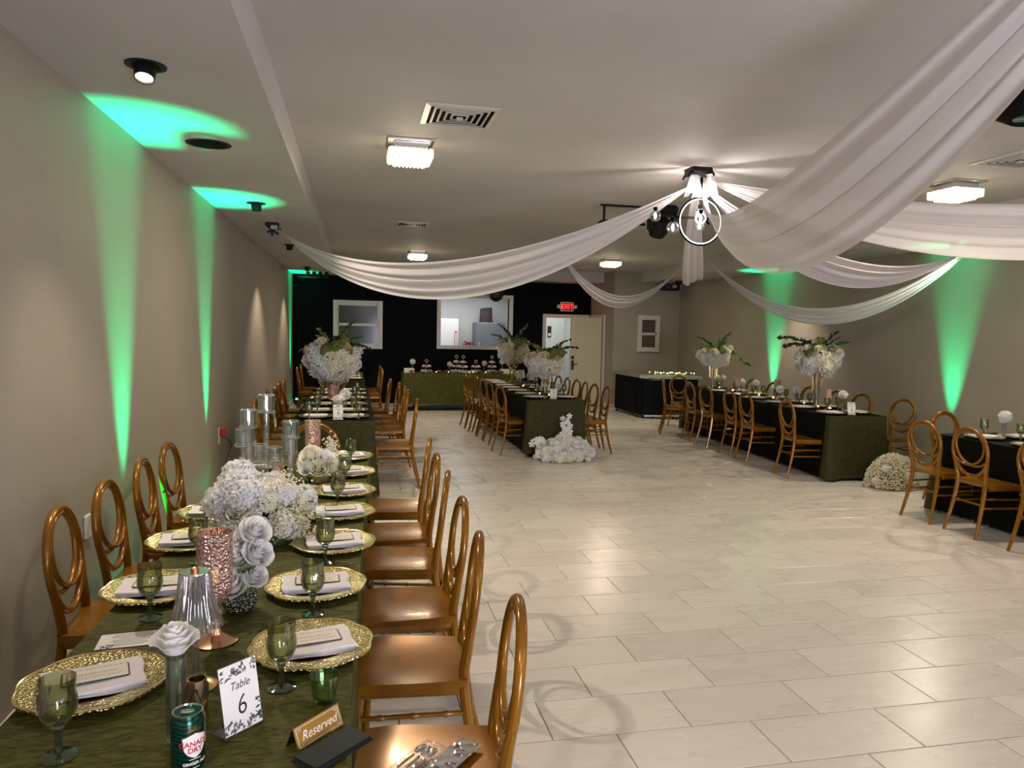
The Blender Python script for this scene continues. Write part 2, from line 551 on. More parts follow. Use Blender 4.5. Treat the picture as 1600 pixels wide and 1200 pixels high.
# black slat wall with its two openings
PX0, PX1, PZ0, PZ1 = 1.845, 3.40, 1.30, 2.385   # serving hatch
DX0, DX1, DZ1 = 4.27, 5.22, 1.985               # doorway
wb = MB()
for a in ((XL, PX0, 0, ZC), (PX0, PX1, 0, PZ0), (PX0, PX1, PZ1, ZC), (PX1, DX0, 0, ZC), (DX0, DX1, DZ1, ZC), (DX1, 5.36, 0, ZC)):
    wb.box(a[0], a[1], YB, YB+T_, a[2], a[3])
wall_back = struct(wb.build('wall_back', M['slat'], sharp=None))
sl = MB()
x = XL+.02
while x < 5.31:
    spans = [(0.0, 2.76)]
    if PX0-.09 < x < PX1+.06: spans = [(0.0, PZ0-.08), (PZ1+.08, 2.76)]
    if DX0-.10 < x < DX1+.08: spans = [(DZ1+.08, 2.76)]
    if -.50 < x < .55: spans = [(0.0, 1.20), (2.25, 2.76)]
    for z0, z1 in spans: sl.box(x, x+.03, YB-.022, YB, z0, z1)
    x += .056
sl.build('slats', M['slat'], wall_back, sharp=None)['kind'] = 'stuff'
# corner block: slanting side face and the wall with the small window
struct(MB().prism([(5.34, YB+.02), (5.50, YW), (XR, YW), (XR, YB+.02)], 0, ZC).build('wall_corner', M['wall'], sharp=None))
# ---- ceiling and soffits
ceil = struct(MB().box(XL-.1, XR+.1, YF-.1, YB+.1, ZC, ZC+.12).build('ceiling', M['ceiling'], sharp=None))
MB().box(XL, SXL, YF, YB, ZS, ZC).build('soffit', M['ceiling'], ceil, sharp=None)
MB().box(SXR, XR, YF, YW, ZS, ZC).build('soffit', M['ceiling'], ceil, sharp=None)
MB().box(SXL, 5.45, SYB, YB, ZS, ZC).build('soffit', M['ceiling'], ceil, sharp=None)
# ---- baseboards
def base(name, pts):
    mb = MB()
    for (x0, y0, x1, y1) in pts:
        d = Vector((x1-x0, y1-y0, 0)); n = Vector((-d.y, d.x, 0)).normalized()
        for h0, h1, t in ((0, .075, .014), (.075, .10, .009)):
            a, b = Vector((x0, y0, 0)), Vector((x1, y1, 0))
            mb.prism([(a.x, a.y), (b.x, b.y), (b.x+n.x*t, b.y+n.y*t), (a.x+n.x*t, a.y+n.y*t)][::-1], h0, h1)
    return struct(mb.build(name, M['base_trim'], sharp=None))
base('baseboard_left', [(XL, YB, XL, YF)])
base('baseboard_right', [(XR, YF, XR, YW)])
base('baseboard_corner', [(XR, YW, 5.50, YW), (5.50, YW, 5.42, 15.62)])

# ---- window in the slat wall
def sash_window(name, x0, x1, z0, z1, y, glass, t=.07, split=.5, blind=False, off=0):
    o = struct(MB().box(x0, x1, y-.05, y+.0, z1-t, z1).box(x0, x1, y-.05, y, z0, z0+t)
               .box(x0, x0+t, y-.05, y, z0+t, z1-t).box(x1-t, x1, y-.05, y, z0+t, z1-t).build(name, M['trim'], sharp=None))
    zm = z0+(z1-z0)*split
    s = .028
    f = MB()
    a, b, c, d = x0+t, x1-t, z0+t, z1-t
    for p, q in ((c, zm), (zm, d)):
        yy = y-.03 if p == c else y-.018
        f.box(a, b, yy-.012, yy, p, p+s).box(a, b, yy-.012, yy, q-s, q).box(a, a+s+off, yy-.012, yy, p, q).box(b-s-off, b, yy-.012, yy, p, q)
    f.build('sash', M['trim'], o, sharp=None)
    for p, q in ((c, zm), (zm, d)):
        MB().box(a+.01, b-.01, y-.016, y-.008, p+.01, q-.01).build('pane', glass, o, sharp=None)
    return o
w1 = sash_window('window_1', -.485, .565, 1.20, 2.245, YB, M['darkglass'], .085)
sash_window('window_2', 6.05, 6.56, 1.262, 2.06, YW, M['brownglass'], .07, .49)

# ---- serving hatch: trim, and the kitchen behind it
h = struct(MB().box(PX0-.085, PX0, YB-.04, YB+.17, PZ0-.075, PZ1+.07).box(PX1, PX1+.085, YB-.04, YB+.17, PZ0-.075, PZ1+.07)
           .box(PX0, PX1, YB-.04, YB+.17, PZ1, PZ1+.07).box(PX0, PX1, YB-.05, YB+.17, PZ0-.075, PZ0).build('trim_1', M['trim'], sharp=None))
KY = 19.3
kr = MB()
kr.box(.6, 4.0, KY, KY+.1, 0, 2.9).box(.5, .6, YB+.15, KY, 0, 2.9).box(4.0, 4.1, YB+.15, KY, 0, 2.9)
kr.box(.5, 4.1, YB+.15, KY, 2.65, 2.75).box(.5, 4.1, YB+.15, KY, -.1, 0)
struct(kr.build('wall_kitchen', M['white_room'], sharp=None))
fr = thing('refrigerator', 'grey refrigerator in the kitchen seen through the serving hatch', 'refrigerator', (3.36, 18.75, 0))
MB().cbox((0, 0, .94), (.74, .68, 1.84), bev=.015).build('body', M['grey_fridge'], fr)
MB().cbox((0, -.37, 1.25), (.73, .05, 1.18), bev=.012).build('door', M['grey_fridge'], fr)
MB().cbox((0, -.37, .36), (.73, .05, .56), bev=.012).build('door', M['grey_fridge'], fr)
MB().cbox((-.30, -.42, 1.1), (.03, .04, .5), bev=.01).build('handle', M['chrome'], fr)
bg = MB()
def bagf(u, v):
    a = 2*PI*u
    q = 1-.12*v+.05*math.sin(3*a+4*v)*v
    return (.17*q*math.copysign(abs(math.cos(a))**.6, math.cos(a)), .10*q*math.copysign(abs(math.sin(a))**.6, math.sin(a)), .36*v+.03*v*math.sin(a+1))
bg.grid(bagf, 24, 8, True)
bg.add([(0, 0, .0), (.1, .05, .34)], [])
o = bg.build('paper_bag', mat('dark_brown_bag', (.045, .03, .035), .7), None, (3.28, 18.7, 1.86))
tag(o, 'dark crumpled bag standing on top of the grey refrigerator', 'bag')
kd = thing('freezer', 'tall white freezer at the left inside the bright kitchen hatch', 'freezer', (2.16, 18.85, 0))
MB().cbox((0, 0, .97), (.78, .6, 1.94), bev=.015).build('body', M['white_room'], kd)
MB().cbox((0, -.325, .97), (.77, .05, 1.88), bev=.012).build('door', mat('white_enamel', (.80, .80, .74), .35), kd)
MB().box(.29, .34, -.385, -.35, 1.1, 1.62).build('handle', M['red'], kd, sharp=None)
MB().box(.30, .33, -.39, -.385, 1.14, 1.58).build('handle_plate', M['white_room'], kd, sharp=None)
wr = MB()
for a in range(7):
    wr.tube(spline([(R.uniform(-.14, .14), R.uniform(-.05, .05), .0), (R.uniform(-.14, .14), R.uniform(-.05, .05), R.uniform(.05, .12)), (R.uniform(-.14, .14), 0, .01)], 5), .008, 5)
o = wr.build('red_ribbon', M['red'], None, (2.5, YB+.1, PZ0+.008))
tag(o, 'red and white ribbon tangle lying on the serving hatch sill', 'ribbon')
kl = thing('kitchen_ceiling_lamp', 'bright white square lamp on the kitchen ceiling behind the hatch', 'lamp', (3.28, 18.0, 2.65))
MB().cbox((0, 0, -.03), (.5, .5, .06), bev=.02).build('housing', M['white_room'], kl)
MB().cbox((0, 0, -.07), (.44, .44, .03), bev=.01).build('diffuser', M['kitchen_lamp'], kl)
light('kitchen_light', 'AREA', (2.3, 17.6, 2.6), P_KITCHEN, (.95, .97, 1), (0, 0, 0), shape='RECTANGLE', size=1.6, size_y=1.2)

# ---- doorway in the slat wall and the passage behind it
d1 = struct(MB().box(DX0-.08, DX0, YB-.035, YB+.17, 0, DZ1+.075).box(DX1, DX1+.08, YB-.035, YB+.17, 0, DZ1+.075)
            .box(DX0, DX1, YB-.035, YB+.17, DZ1, DZ1+.075).build('door_1', M['trim'], sharp=None))
pr = MB()
pr.box(4.1, 5.9, 18.3, 18.4, 0, 2.7).box(4.1, 4.2, YB+.15, 18.3, 0, 2.7).box(5.8, 5.9, YB+.15, 18.3, 0, 2.7)
pr.box(4.1, 5.9, YB+.15, 18.4, 2.6, 2.7).box(4.1, 5.9, YB+.15, 18.4, -.1, 0)
struct(pr.build('wall_passage', M['white_room'], sharp=None))
pd = struct(MB().box(4.55, 5.16, 18.22, 18.27, 0, 2.03).build('door_4', M['white_room'], sharp=None))
for (a, b, c, d) in ((4.62, 4.83, 1.2, 1.9), (4.88, 5.09, 1.2, 1.9), (4.62, 4.83, .2, 1.0), (4.88, 5.09, .2, 1.0)):
    MB().box(a, b, 18.205, 18.22, c, d).build('panel', M['white_room'], pd, sharp=None)
MB().box(4.80, 4.90, 18.19, 18.205, 1.52, 1.80).build('notice', M['ink'], pd, sharp=None)
MB().box(4.81, 4.89, 18.185, 18.19, 1.55, 1.62).build('notice_strip', M['paper'], pd, sharp=None)
struct(MB().box(4.47, 4.55, 18.2, 18.3, 0, 2.1).box(5.16, 5.24, 18.2, 18.3, 0, 2.1).box(4.47, 5.24, 18.2, 18.3, 2.03, 2.11).build('trim_2', M['white_room'], sharp=None))
light('passage_light', 'AREA', (4.9, 17.3, 2.55), P_KITCHEN*.35, (.95, 1, .95), (0, 0, 0), shape='RECTANGLE', size=.7, size_y=.7)

# ---- cream door standing open in front of the doorway
d2 = struct(MB().cbox((-.36, 0, 1.005), (.72, .042, 1.97), bev=.004).build('door_2', M['cream'], None, (5.365, 15.62, 0), math.radians(1.5)))
for z0, z1 in ((1.0, 1.86), (.16, .84)):
    p = MB().cbox((-.36, -.024, (z0+z1)/2), (.50, .012, z1-z0), bev=.006)
    p.build('panel', M['cream'], d2)
    q = MB()
    for s in (0, 1):
        e = .015
        q.box(-.62, -.10, -.029, -.021, (z0-e) if s == 0 else z1, z0 if s == 0 else z1+e)
        q.box(-.62 if s == 0 else -.11, -.61 if s == 0 else -.10, -.029, -.021, z0, z1)
    q.build('panel_moulding', M['cream'], d2, sharp=None)
hd = MB().cbox((-.67, -.035, .93), (.05, .025, .22), bev=.01).tube([(-.67, -.04, .95), (-.67, -.09, .95), (-.57, -.09, .95)], .011, 8)
hd.build('handle', mat('dark_bronze', (.05, .045, .04), .35, .8), d2)
MB().cbox((-.67, -.03, 1.1), (.055, .03, .07), bev=.008).build('lock', M['black'], d2)
# its frame on the slanting side wall
fm = MB()
for y0, y1, z0, z1 in ((15.60, 15.67, 0, 2.06), (16.26, 16.33, 0, 2.06), (15.67, 16.26, 1.99, 2.06)):
    xa, xb = 5.34+(YB-y0)/(YB-YW)*.16, 5.34+(YB-y1)/(YB-YW)*.16
    fm.prism([(xa-.02, y0), (xa+.0, y0), (xb+.0, y1), (xb-.02, y1)], z0, z1)
struct(fm.build('trim_3', M['trim'], sharp=None))

# ---- exit sign
ex = thing('exit_sign', 'lit red EXIT sign with two emergency lamp heads above doorway', 'exit sign', (4.745, YB-.055, 2.24))
MB().cbox((0, 0, 0), (.31, .06, .21), bev=.008).build('housing', M['white_plastic'], ex)
MB().cbox((0, -.031, 0), (.27, .006, .17), bev=.003).build('face', mat('exit_face', (.10, .012, .01), .5), ex)
o = inst('lettering', text_mesh('EXIT', .155, M['exit_red'], bold=.004, wide=.92), ex, (0, -.036, -.003), (PI/2, 0, 0))
for s in (-1, 1):
    lh = MB().cbox((s*.20, -.01, .0), (.075, .06, .085), bev=.012).build('lamp_head', M['white_plastic'], ex)
    MB().lathe([(.028, 0), (.03, .01), (.001, .012)], 12).build('lens', M['chrome'], lh, (s*.20, -.04, 0)).rotation_euler = (PI/2, 0, 0)
light('exit_glow', 'POINT', (4.745, YB-.18, 2.24), .8, (1, .05, .05), shadow_soft_size=.08)

# ---- wall socket, red plug and cord on the left wall
sk = thing('wall_socket', 'white wall socket with red plug and black cord hanging down', 'socket', (XL+.001, 7.66, .55))
MB().cbox((.005, 0, .0), (.01, .075, .16), bev=.004).build('plate', M['white_plastic'], sk)
MB().cbox((.04, 0, .04), (.06, .07, .09), bev=.01).build('plug', M['red'], sk)
MB().tube(spline([(.03, 0, -.02), (.06, .06, -.03), (.09, .16, -.12), (.06, .06, -.25), (.05, .05, -.38), (.05, .10, -.48), (.06, .0, -.54), (.1, -.3, -.545)], 8), .004, 6).build('cord', M['black'], sk)
for (yy, lab) in ((3.75, 'white blank wall plate low behind the nearest wall side chairs'),):
    o = MB().cbox((0, 0, 0), (.012, .075, .12), bev=.004).build('wall_plate', M['white_plastic'], None, (XL+.007, yy+.25, .62))
    tag(o, lab, 'wall plate')
# ================================================================== ceiling fixtures
def make_flush():
    t = thing('crystal_ceiling_lamp', 'x', 'ceiling lamp')
    MB().cbox((0, 0, -.008), (.33, .33, .016), bev=.004).build('mounting_plate', M['chrome'], t)
    MB().cbox((0, 0, -.04), (.24, .24, .05), bev=.004).build('frame', M['chrome'], t)
    for k, (hw, z0, z1) in enumerate(((.148, -.135, -.065), (.112, -.155, -.10))):
        mb = MB()
        n = 11 if k == 0 else 8
        for i in range(n):
            for s in range(4):
                a = -hw+2*hw*(i+.5)/n
                c = [(a, -hw), (hw, a), (a, hw), (-hw, a)][s]
                mb.lathe([(.004, z0), (.0125, z0+.012), (.0125, z1-.01), (.004, z1)], 6, (c[0], c[1], 0))
        if k:
            for i in range(8):
                for j in range(8):
                    mb.lathe([(.003, -.15), (.012, -.142), (.012, -.125), (.003, -.118)], 6, (-.1+i*.0286, -.1+j*.0286, 0))
        mb.build('crystal_tier', M['crystal_lit'], t, sharp=30)
    return t
FL = [(.375, 5.47, 'near left'), (5.02, 5.45, 'right'), (1.03, 12.85, 'far left'), (4.50, 12.7, 'far right')]
FLAB = {'near left': 'square crystal flush ceiling lamp beside the left air vent', 'right': 'square crystal flush ceiling lamp near the right edge',
        'far left': 'small looking crystal ceiling lamp above the left white drape', 'far right': 'small looking crystal ceiling lamp in front of the corner window wall'}
proto = None
for i, (x, y, n) in enumerate(FL+[(.375, -1.9, 'b1'), (5.02, -1.9, 'b2')]):  # last two lamps are assumed, added unseen behind the camera
    t = make_flush() if proto is None else copy_tree(proto)
    proto = proto or t
    put(t, (x, y, ZC), 0, FLAB.get(n, 'assumed square crystal ceiling lamp behind the viewer, '+('left' if n == 'b1' else 'right')), 'crystal ceiling lamps')
    light('crystal_lamp_light', 'AREA', (x, y, ZC-.175), P_FLUSH, WARM, (0, 0, 0), shape='SQUARE', size=.28)
    light('crystal_lamp_glow', 'POINT', (x, y, ZC-.2), P_FLUSH*.2, WARM, shadow_soft_size=.1)
# ---- air vents
def vent(x, y, label, s=.46):
    t = thing('air_vent', label, 'air vent', (x, y, ZC), 0, 'ceiling air vents')
    def ring(a, b, z0, z1, name, mt):
        mb = MB()
        pts = [(-1, -1), (1, -1), (1, 1), (-1, 1)]
        for i in range(4):
            p, q = pts[i], pts[(i+1) % 4]
            vs = [(p[0]*a, p[1]*a, z0), (q[0]*a, q[1]*a, z0), (q[0]*b, q[1]*b, z1), (p[0]*b, p[1]*b, z1)]
            vs += [(v[0], v[1], v[2]+.004) for v in vs]
            mb.add(vs, [(0, 1, 2, 3), (7, 6, 5, 4), (0, 4, 5, 1), (2, 6, 7, 3)])
        mb.build(name, mt, t, sharp=None)
    MB().box(-s*.43, s*.43, -s*.43, s*.43, -.003, -.001).build('opening_shade', M['black_matte'], t, sharp=None)  # black sheet paints the shade behind the louvres
    ring(s/2, s*.425, -.006, -.014, 'frame', M['trim'])
    for k in range(4):
        a = s*(.375-.085*k)
        ring(a, a-.013, -.012, -.014, 'louvre', M['trim'])
    MB().cbox((0, 0, -.02), (.04, .04, .01)).build('centre_plate', M['trim'], t, sharp=None)
vent(.63, 4.70, 'square louvred air vent above the nearest crystal ceiling lamp')
vent(.70, 9.60, 'square louvred air vent between the two left crystal lamps', .40)
vent(4.80, 4.62, 'square louvred air vent at the right edge of the ceiling')
vent(4.75, 14.6, 'small dark air vent in front of the rear soffit', .40)

# ---- adjustable downlights in the side soffits
def make_down():
    t = thing('recessed_downlight', 'x', 'downlight')
    MB().lathe([(.085, 0), (.085, -.006), (.062, -.008), (.055, .0)], 28, cap0=False, cap1=False).build('trim_ring', M['black'], t)
    MB().lathe([(.056, -.001), (.054, -.002)], 24).build('recess', M['black_matte'], t)
    c = MB(); c.M = Matrix.Rotation(.38, 4, 'Y')
    c.lathe([(.040, .0), (.046, -.022), (.042, -.070), (.037, -.070), (.033, -.036)], 20)
    c.build('lamp_housing', M['black'], t)
    l = MB(); l.M = Matrix.Rotation(.38, 4, 'Y')
    l.lathe([(.036, -.060), (.030, -.066), (.002, -.068)], 16)
    l.build('lens', M['lamp_lit'], t)
    return t
dl = make_down()
first = True
for side, x in (('left', -.905), ('right', 6.62)):
    for i, y in enumerate((3.55, 7.17, 10.61, 14.36, -.05)):  # last of each row is assumed, added behind the camera
        t = dl if first else copy_tree(dl)
        first = False
        lab = 'black rimmed recessed downlight in %s soffit, %s' % (side, nth(i) if i < 4 else 'assumed one behind the viewer')
        put(t, (x, y, ZS), (PI/2 if i == 0 else -PI/2) if side == 'left' else PI, lab, 'recessed downlights')
        light('downlight_spot', 'SPOT', (x+(.02 if side == 'left' else -.02), y, ZS-.10), P_DOWN, PINK, (0, math.radians((-22, -34, -10, -10, -30)[i] if side == 'left' else (36, 36, 14, 14, 36)[i]), 0),
              spot_size=math.radians(108), spot_blend=.6, shadow_soft_size=.018)
# ---- round speaker in the left soffit
sp = thing('ceiling_speaker', 'round black speaker set flush in left soffit', 'speaker', (-.907, 4.956, ZS))
MB().lathe([(.135, 0), (.134, -.002), (.115, -.003), (.108, -.002)], 32, cap0=False, cap1=False).build('rim', M['black'], sp)
MB().lathe([(.112, -.002), (.106, -.0025), (.05, -.0025), (.04, -.003), (.002, -.003)], 32).build('cone', M['black_matte'], sp)

# ---- light bar hung in the far left corner
fx = thing('light_bar', 'black hanging light bar with small lamps in far left corner', 'stage light', (-.86, 15.55, ZS))
MB().cbox((0, 0, -.10), (.62, .05, .045), bev=.008).build('bar', M['black'], fx)
for s in (-.12, .12): MB().box(s-.012, s+.012, -.012, .012, -.09, 0).build('bracket', M['black'], fx, sharp=None)
for k in range(4):
    MB().lathe([(.035, -.06), (.042, .0), (.036, .06)], 12).build('lamp_can', M['black'], fx, (-.1+k*.12, -.03, -.055+.01*(k % 2)))
# ---- mirrored ball hanging under the rear soffit
mbll = thing('mirror_ball', 'black mirrored ball hanging in front of the serving hatch', 'mirror ball', (2.92, 15.45, 2.44))
b_ = MB().sphere((0, 0, 0), .17, 14, 9).build('ball', mat('black_mirror', (.05, .05, .055), .12, .9), mbll, sharp=5)
MB().tube([(0, 0, .16), (0, 0, .52)], .008, 6).build('hanging_rod', M['black'], mbll)
MB().cbox((0, 0, .53), (.16, .16, .05), bev=.006).build('motor', M['black'], mbll)
spk = MB()
for k in range(26):
    a, z = R.uniform(PI, 2*PI), R.uniform(-.9, .8)
    q = math.sqrt(1-z*z)
    spk.sphere((.171*q*math.cos(a), .171*q*math.sin(a), .171*z), .006, 5, 4)
spk.build('mirror_glints', M['chrome'], mbll)
# ---- boxy fixture under the right soffit
fx = thing('effect_light', 'boxy black effect light hanging from the right soffit end', 'stage light', (6.44, 14.45, ZS))
MB().cbox((0, 0, -.13), (.36, .22, .15), bev=.012).build('housing', M['black'], fx)
for s in (-.15, .15): MB().box(s-.01, s+.01, -.03, .03, -.12, 0).build('bracket', M['black'], fx, sharp=None)
MB().cbox((.06, -.115, -.12), (.10, .02, .08), bev=.01).build('lens', M['chrome'], fx)
MB().cbox((-.08, -.115, -.13), (.14, .01, .10)).build('panel', mat('violet_panel', (.03, .025, .06), .3), fx, sharp=None)
# ---- moving head hung beside the chandelier
mv = thing('moving_head_light', 'black moving head stage light hanging behind chandelier', 'stage light', (3.14, 7.3, ZC))
MB().cbox((0, 0, -.05), (.30, .16, .09), bev=.02).build('base', M['black'], mv)
for s in (-.13, .13): MB().cbox((s, 0, -.16), (.045, .10, .20), bev=.015).build('yoke_arm', M['black'], mv)
hd = MB(); hd.M = Matrix.Translation((-.03, 0, -.21)) @ Matrix.Rotation(.5, 4, 'X')
hd.lathe([(.05, .10), (.10, .07), (.105, -.06), (.075, -.12), (.07, -.115)], 20).build('head', M['black'], mv)
br = thing('truss_bracket', 'thin black metal bracket frame fixed to ceiling left of chandelier', 'bracket', (2.80, 7.42, ZC))
for a in (((-.26, 0, 0), (-.26, 0, -.19)), ((-.26, 0, -.19), (.2, .0, -.19)), ((-.30, 0, -.006), (.2, 0, -.006)), ((-.26, .12, -.16), (.2, .12, -.16))):
    MB().tube(a, .014, 6).build('tube', M['black'], br)
MB().cbox((-.10, .06, -.175), (.36, .16, .03), bev=.006).build('plate', M['black'], br)
# ---- big black fixture at the top right edge
mv = thing('round_black_fixture', 'large round black fixture at the upper right ceiling edge', 'stage light', (3.66, 3.42, ZC))
MB().lathe([(.19, 0), (.23, -.03), (.22, -.09), (.15, -.13), (.14, -.12)], 28).build('housing', M['black_matte'], mv)
MB().lathe([(.13, -.118), (.12, -.122)], 24).build('lens', M['darkglass'], mv)
# ---- small black fixture on the right soffit where the drapes meet
mv = thing('drape_clamp_light', 'black angular fixture on right soffit where drapes meet', 'stage light', (6.80, 6.95, ZS))
MB().cbox((0, 0, -.06), (.34, .16, .11), bev=.03).build('housing', M['black'], mv)
MB().cbox((-.02, -.09, -.06), (.2, .03, .07), bev=.01).build('face', M['black_matte'], mv)
# ---- clamp that holds the left drape
cl = thing('drape_clamp', 'small black metal clamp holding left end of white drape', 'clamp', (-.90, 8.46, ZS))
MB().cbox((0, 0, -.02), (.14, .08, .04), bev=.006).build('base', M['black'], cl)
for a, b in (((-.06, 0, -.03), (.06, .02, -.12)), ((.05, 0, -.03), (-.05, -.02, -.11)), ((-.02, 0, -.03), (.0, .0, -.14)), ((.03, .0, -.05), (.09, .0, -.07))):
    MB().tube([a, b], .013, 6).build('jaw', M['black'], cl)
MB().cbox((.02, -.03, -.05), (.07, .03, .05), bev=.006).build('buckle', M['chrome'], cl)

# ---- hub plate and chandelier
hub = thing('drape_hub', 'black metal ceiling plate gathering white drapes above the chandelier', 'bracket', (2.72, 5.62, ZC))
MB().cbox((0, 0, -.02), (.17, .17, .04), bev=.006).build('plate', M['black'], hub)
for k in range(4):
    a = k*PI/2+.6
    MB().tube([(0, 0, -.035), (.13*math.cos(a), .13*math.sin(a), -.045), (.14*math.cos(a), .14*math.sin(a), -.07)], .011, 6).build('hook', M['black'], hub)
ch = thing('ring_chandelier', 'ring chandelier with lit glass globes hanging below drape hub', 'chandelier', (2.80, 5.72, ZC))
MB().tube([(0, 0, -.04), (0, 0, -.21)], .012, 8).build('rod', M['chand_black'], ch)
CZ = -.405
def circ(r, n=48, y=0): return [(r*math.cos(2*PI*k/n), y, CZ+r*math.sin(2*PI*k/n)) for k in range(n)]
MB().tube(circ(.193), .009, 8, True, (1, 1), up=(0, 1, 0)).build('ring', M['chand_black'], ch)
MB().tube(circ(.184, y=-.005), .0036, 6, True, up=(0, 1, 0)).build('led_strip', M['led'], ch)
MB().tube([(-.39, .02, CZ+.03), (.12, .02, CZ+.03)], .011, 8).build('bar', M['chand_black'], ch)
MB().tube([(-.06, -.12, CZ+.05), (.13, .10, CZ+.0)], .009, 8).build('bar', M['chand_black'], ch)
for (x, y, z, r) in ((-.40, .0, CZ+.025, .047), (-.255, -.03, CZ-.065, .052), (-.07, -.15, CZ+.0, .045), (-.015, -.02, CZ+.065, .043), (.035, .08, CZ-.025, .045)):
    g = MB().sphere((0, 0, 0), r, 20, 12).build('globe', M['glass'], ch, (x, y, z))
    MB().sphere((0, 0, 0), r*.5, 10, 8, (.5, .5, 1.2)).build('bulb', M['globe_core'], g)
    MB().lathe([(.015, 0), (.018, .03)], 10).build('cap', M['chand_black'], g, (0, 0, r*.85))
light('chandelier_light', 'POINT', (2.76, 5.62, ZC-.37), P_CHAND, (1, .86, .82), shadow_soft_size=.05)

# ================================================================== white drapes
def drape(label, A, B, sag, dsag, width, t0=.5, seed=0, nu=72, nv=30, pin=(.05, .05), skirt=None):
    """voile swag: every thread hangs in its own curve between two gathered ends"""
    A, B = Vector(A), Vector(B)
    rr = random.Random(seed)
    side = Vector((0, 0, 1)).cross(B-A).normalized()
    e = math.log(.5)/math.log(t0)
    ph = [rr.uniform(0, 6.3) for _ in range(6)]
    def fn(u, v):
        t = u
        k = t**e
        hang = 4*k*(1-k)
        env = pin[0]+(pin[1]-pin[0])*t+(1-pin[0])*math.sin(PI*t)**.7
        s = v*2-1
        fold = .5*math.sin(9*s+ph[0]+.8*t)+.3*math.sin(17*s+ph[1]-1.2*t)+.2*math.sin(29*s+ph[2])
        p = A+(B-A)*t
        p = p+side*(width*.5*s*env)
        z = -(sag+dsag*s)*hang+.022*fold*env
        q = p+Vector((0, 0, z))
        return q+side*(.020*math.cos(13*s+ph[3])*env)
    mb = MB().grid(fn, nu, nv)
    o = mb.build('white_drape', M['drape'], None, sharp=None)
    o.data.shade_smooth()
    tag(o, label, 'drape', 'white ceiling drapes')
    return o
HB = (2.72, 5.60, 2.86)
LA, RA, XA, FA = (-.84, 8.42, 2.72), (6.72, 6.95, 2.72), (4.95, 10.2, 2.96), (3.42, 12.1, 2.96)
drape('white sheer drape swag from left soffit clamp to the hub', LA, (2.66, 5.62, 2.86), .66, .17, .30, .46, 1)
drape('wide lavender white drape sweeping from hub towards upper right', (2.74, 5.56, 2.88), (2.02, 1.35, 3.0), .66, .20, .36, .34, 2)
drape('white drape spreading flat from the hub to the right frame edge', (2.78, 5.58, 2.90), (6.5, 3.1, 2.77), .41, .17, .5, .5, 3)
drape('white drape from hub to right soffit, upper of the two meeting there', (2.78, 5.62, 2.86), RA, .52, .10, .25, .5, 4)
drape('white drape hanging straight behind the chandelier like a tail', (2.72, 5.66, 2.86), XA, .62, .05, .22, .55, 5)
drape('thin white swag ending at right soffit, lower of the two meeting there', XA, RA, .92, .11, .2, .5, 6)
drape('thin white swag looping in front of the small corner window wall', XA, FA, .80, .09, .2, .5, 7)
fk = thing('ceiling_hook', 'small dark ceiling hook holding the far end of thin swag', 'hook', (FA[0], FA[1], ZC))
MB().tube([(0, 0, 0), (0, 0, -.045), (.02, 0, -.055)], .012, 6).build('hook_rod', M['black'], fk)
MB().lathe([(.03, 0), (.03, -.008)], 12).build('hook_plate', M['black'], fk)
fk = thing('ceiling_hook', 'ceiling hook where straight tail drape and two thin swags meet', 'hook', (XA[0], XA[1], ZC))
MB().tube([(0, 0, 0), (0, 0, -.045), (.02, 0, -.055)], .012, 6).build('hook_rod', M['black'], fk)
MB().lathe([(.03, 0), (.03, -.008)], 12).build('hook_plate', M['black'], fk)
# gathered frills under the hub
for k, (x, y, lab) in enumerate(((2.655, 5.55, 'left'), (2.80, 5.56, 'right'))):
    def fr_(u, v, k=k):
        a = 2*PI*u
        q = .035+.03*v+.016*math.sin(5*a+k)*v
        return (q*math.cos(a), q*.8*math.sin(a), -.15*v-.02*math.sin(3*a+2*k)*v)
    o = MB().grid(fr_, 40, 8, True).build('drape_frill', M['drape'], None, (x, y, 2.93), sharp=None)
    o.data.shade_smooth()
    tag(o, 'gathered white fabric frill under the drape hub, %s one' % lab, 'drape', 'gathered frills under the hub')

# ================================================================== green uplights on the floor
def uplight(x, y, side, label, p=1.0):
    t = thing('uplight', label, 'uplight', (x, y, 0), 0 if side < 0 else PI, 'green wall uplights')
    MB().cbox((.03, 0, .085), (.12, .13, .11), bev=.015).build('housing', M['black'], t)
    MB().cbox((.03, 0, .15), (.09, .10, .02), bev=.008).build('lens', M['green_led'], t)
    for s in (-1, 1): MB().box(-.0, .06, s*.068-.004, s*.068+.004, 0, .10).build('bracket', M['black'], t, sharp=None)
    light('uplight_beam', 'SPOT', (x+(.03 if side < 0 else -.03), y, .175), P_GREEN*p, (.0, 1, .40), (PI, math.radians(.8*side), 0),
          spot_size=math.radians(27), spot_blend=.9, shadow_soft_size=.02)
uplight(XL+.12, 4.62, -1, 'green wall uplight on floor behind the nearest wall side chairs')
uplight(XL+.12, 7.05, -1, 'green wall uplight on floor below the red plug')
uplight(XL+.12, 15.75, -1, 'green wall uplight in the far left corner')
uplight(XR-.12, 11.35, 1, 'green wall uplight behind the far right table')
uplight(XR-.12, 7.48, 1, 'green wall uplight between the two right hand tables')
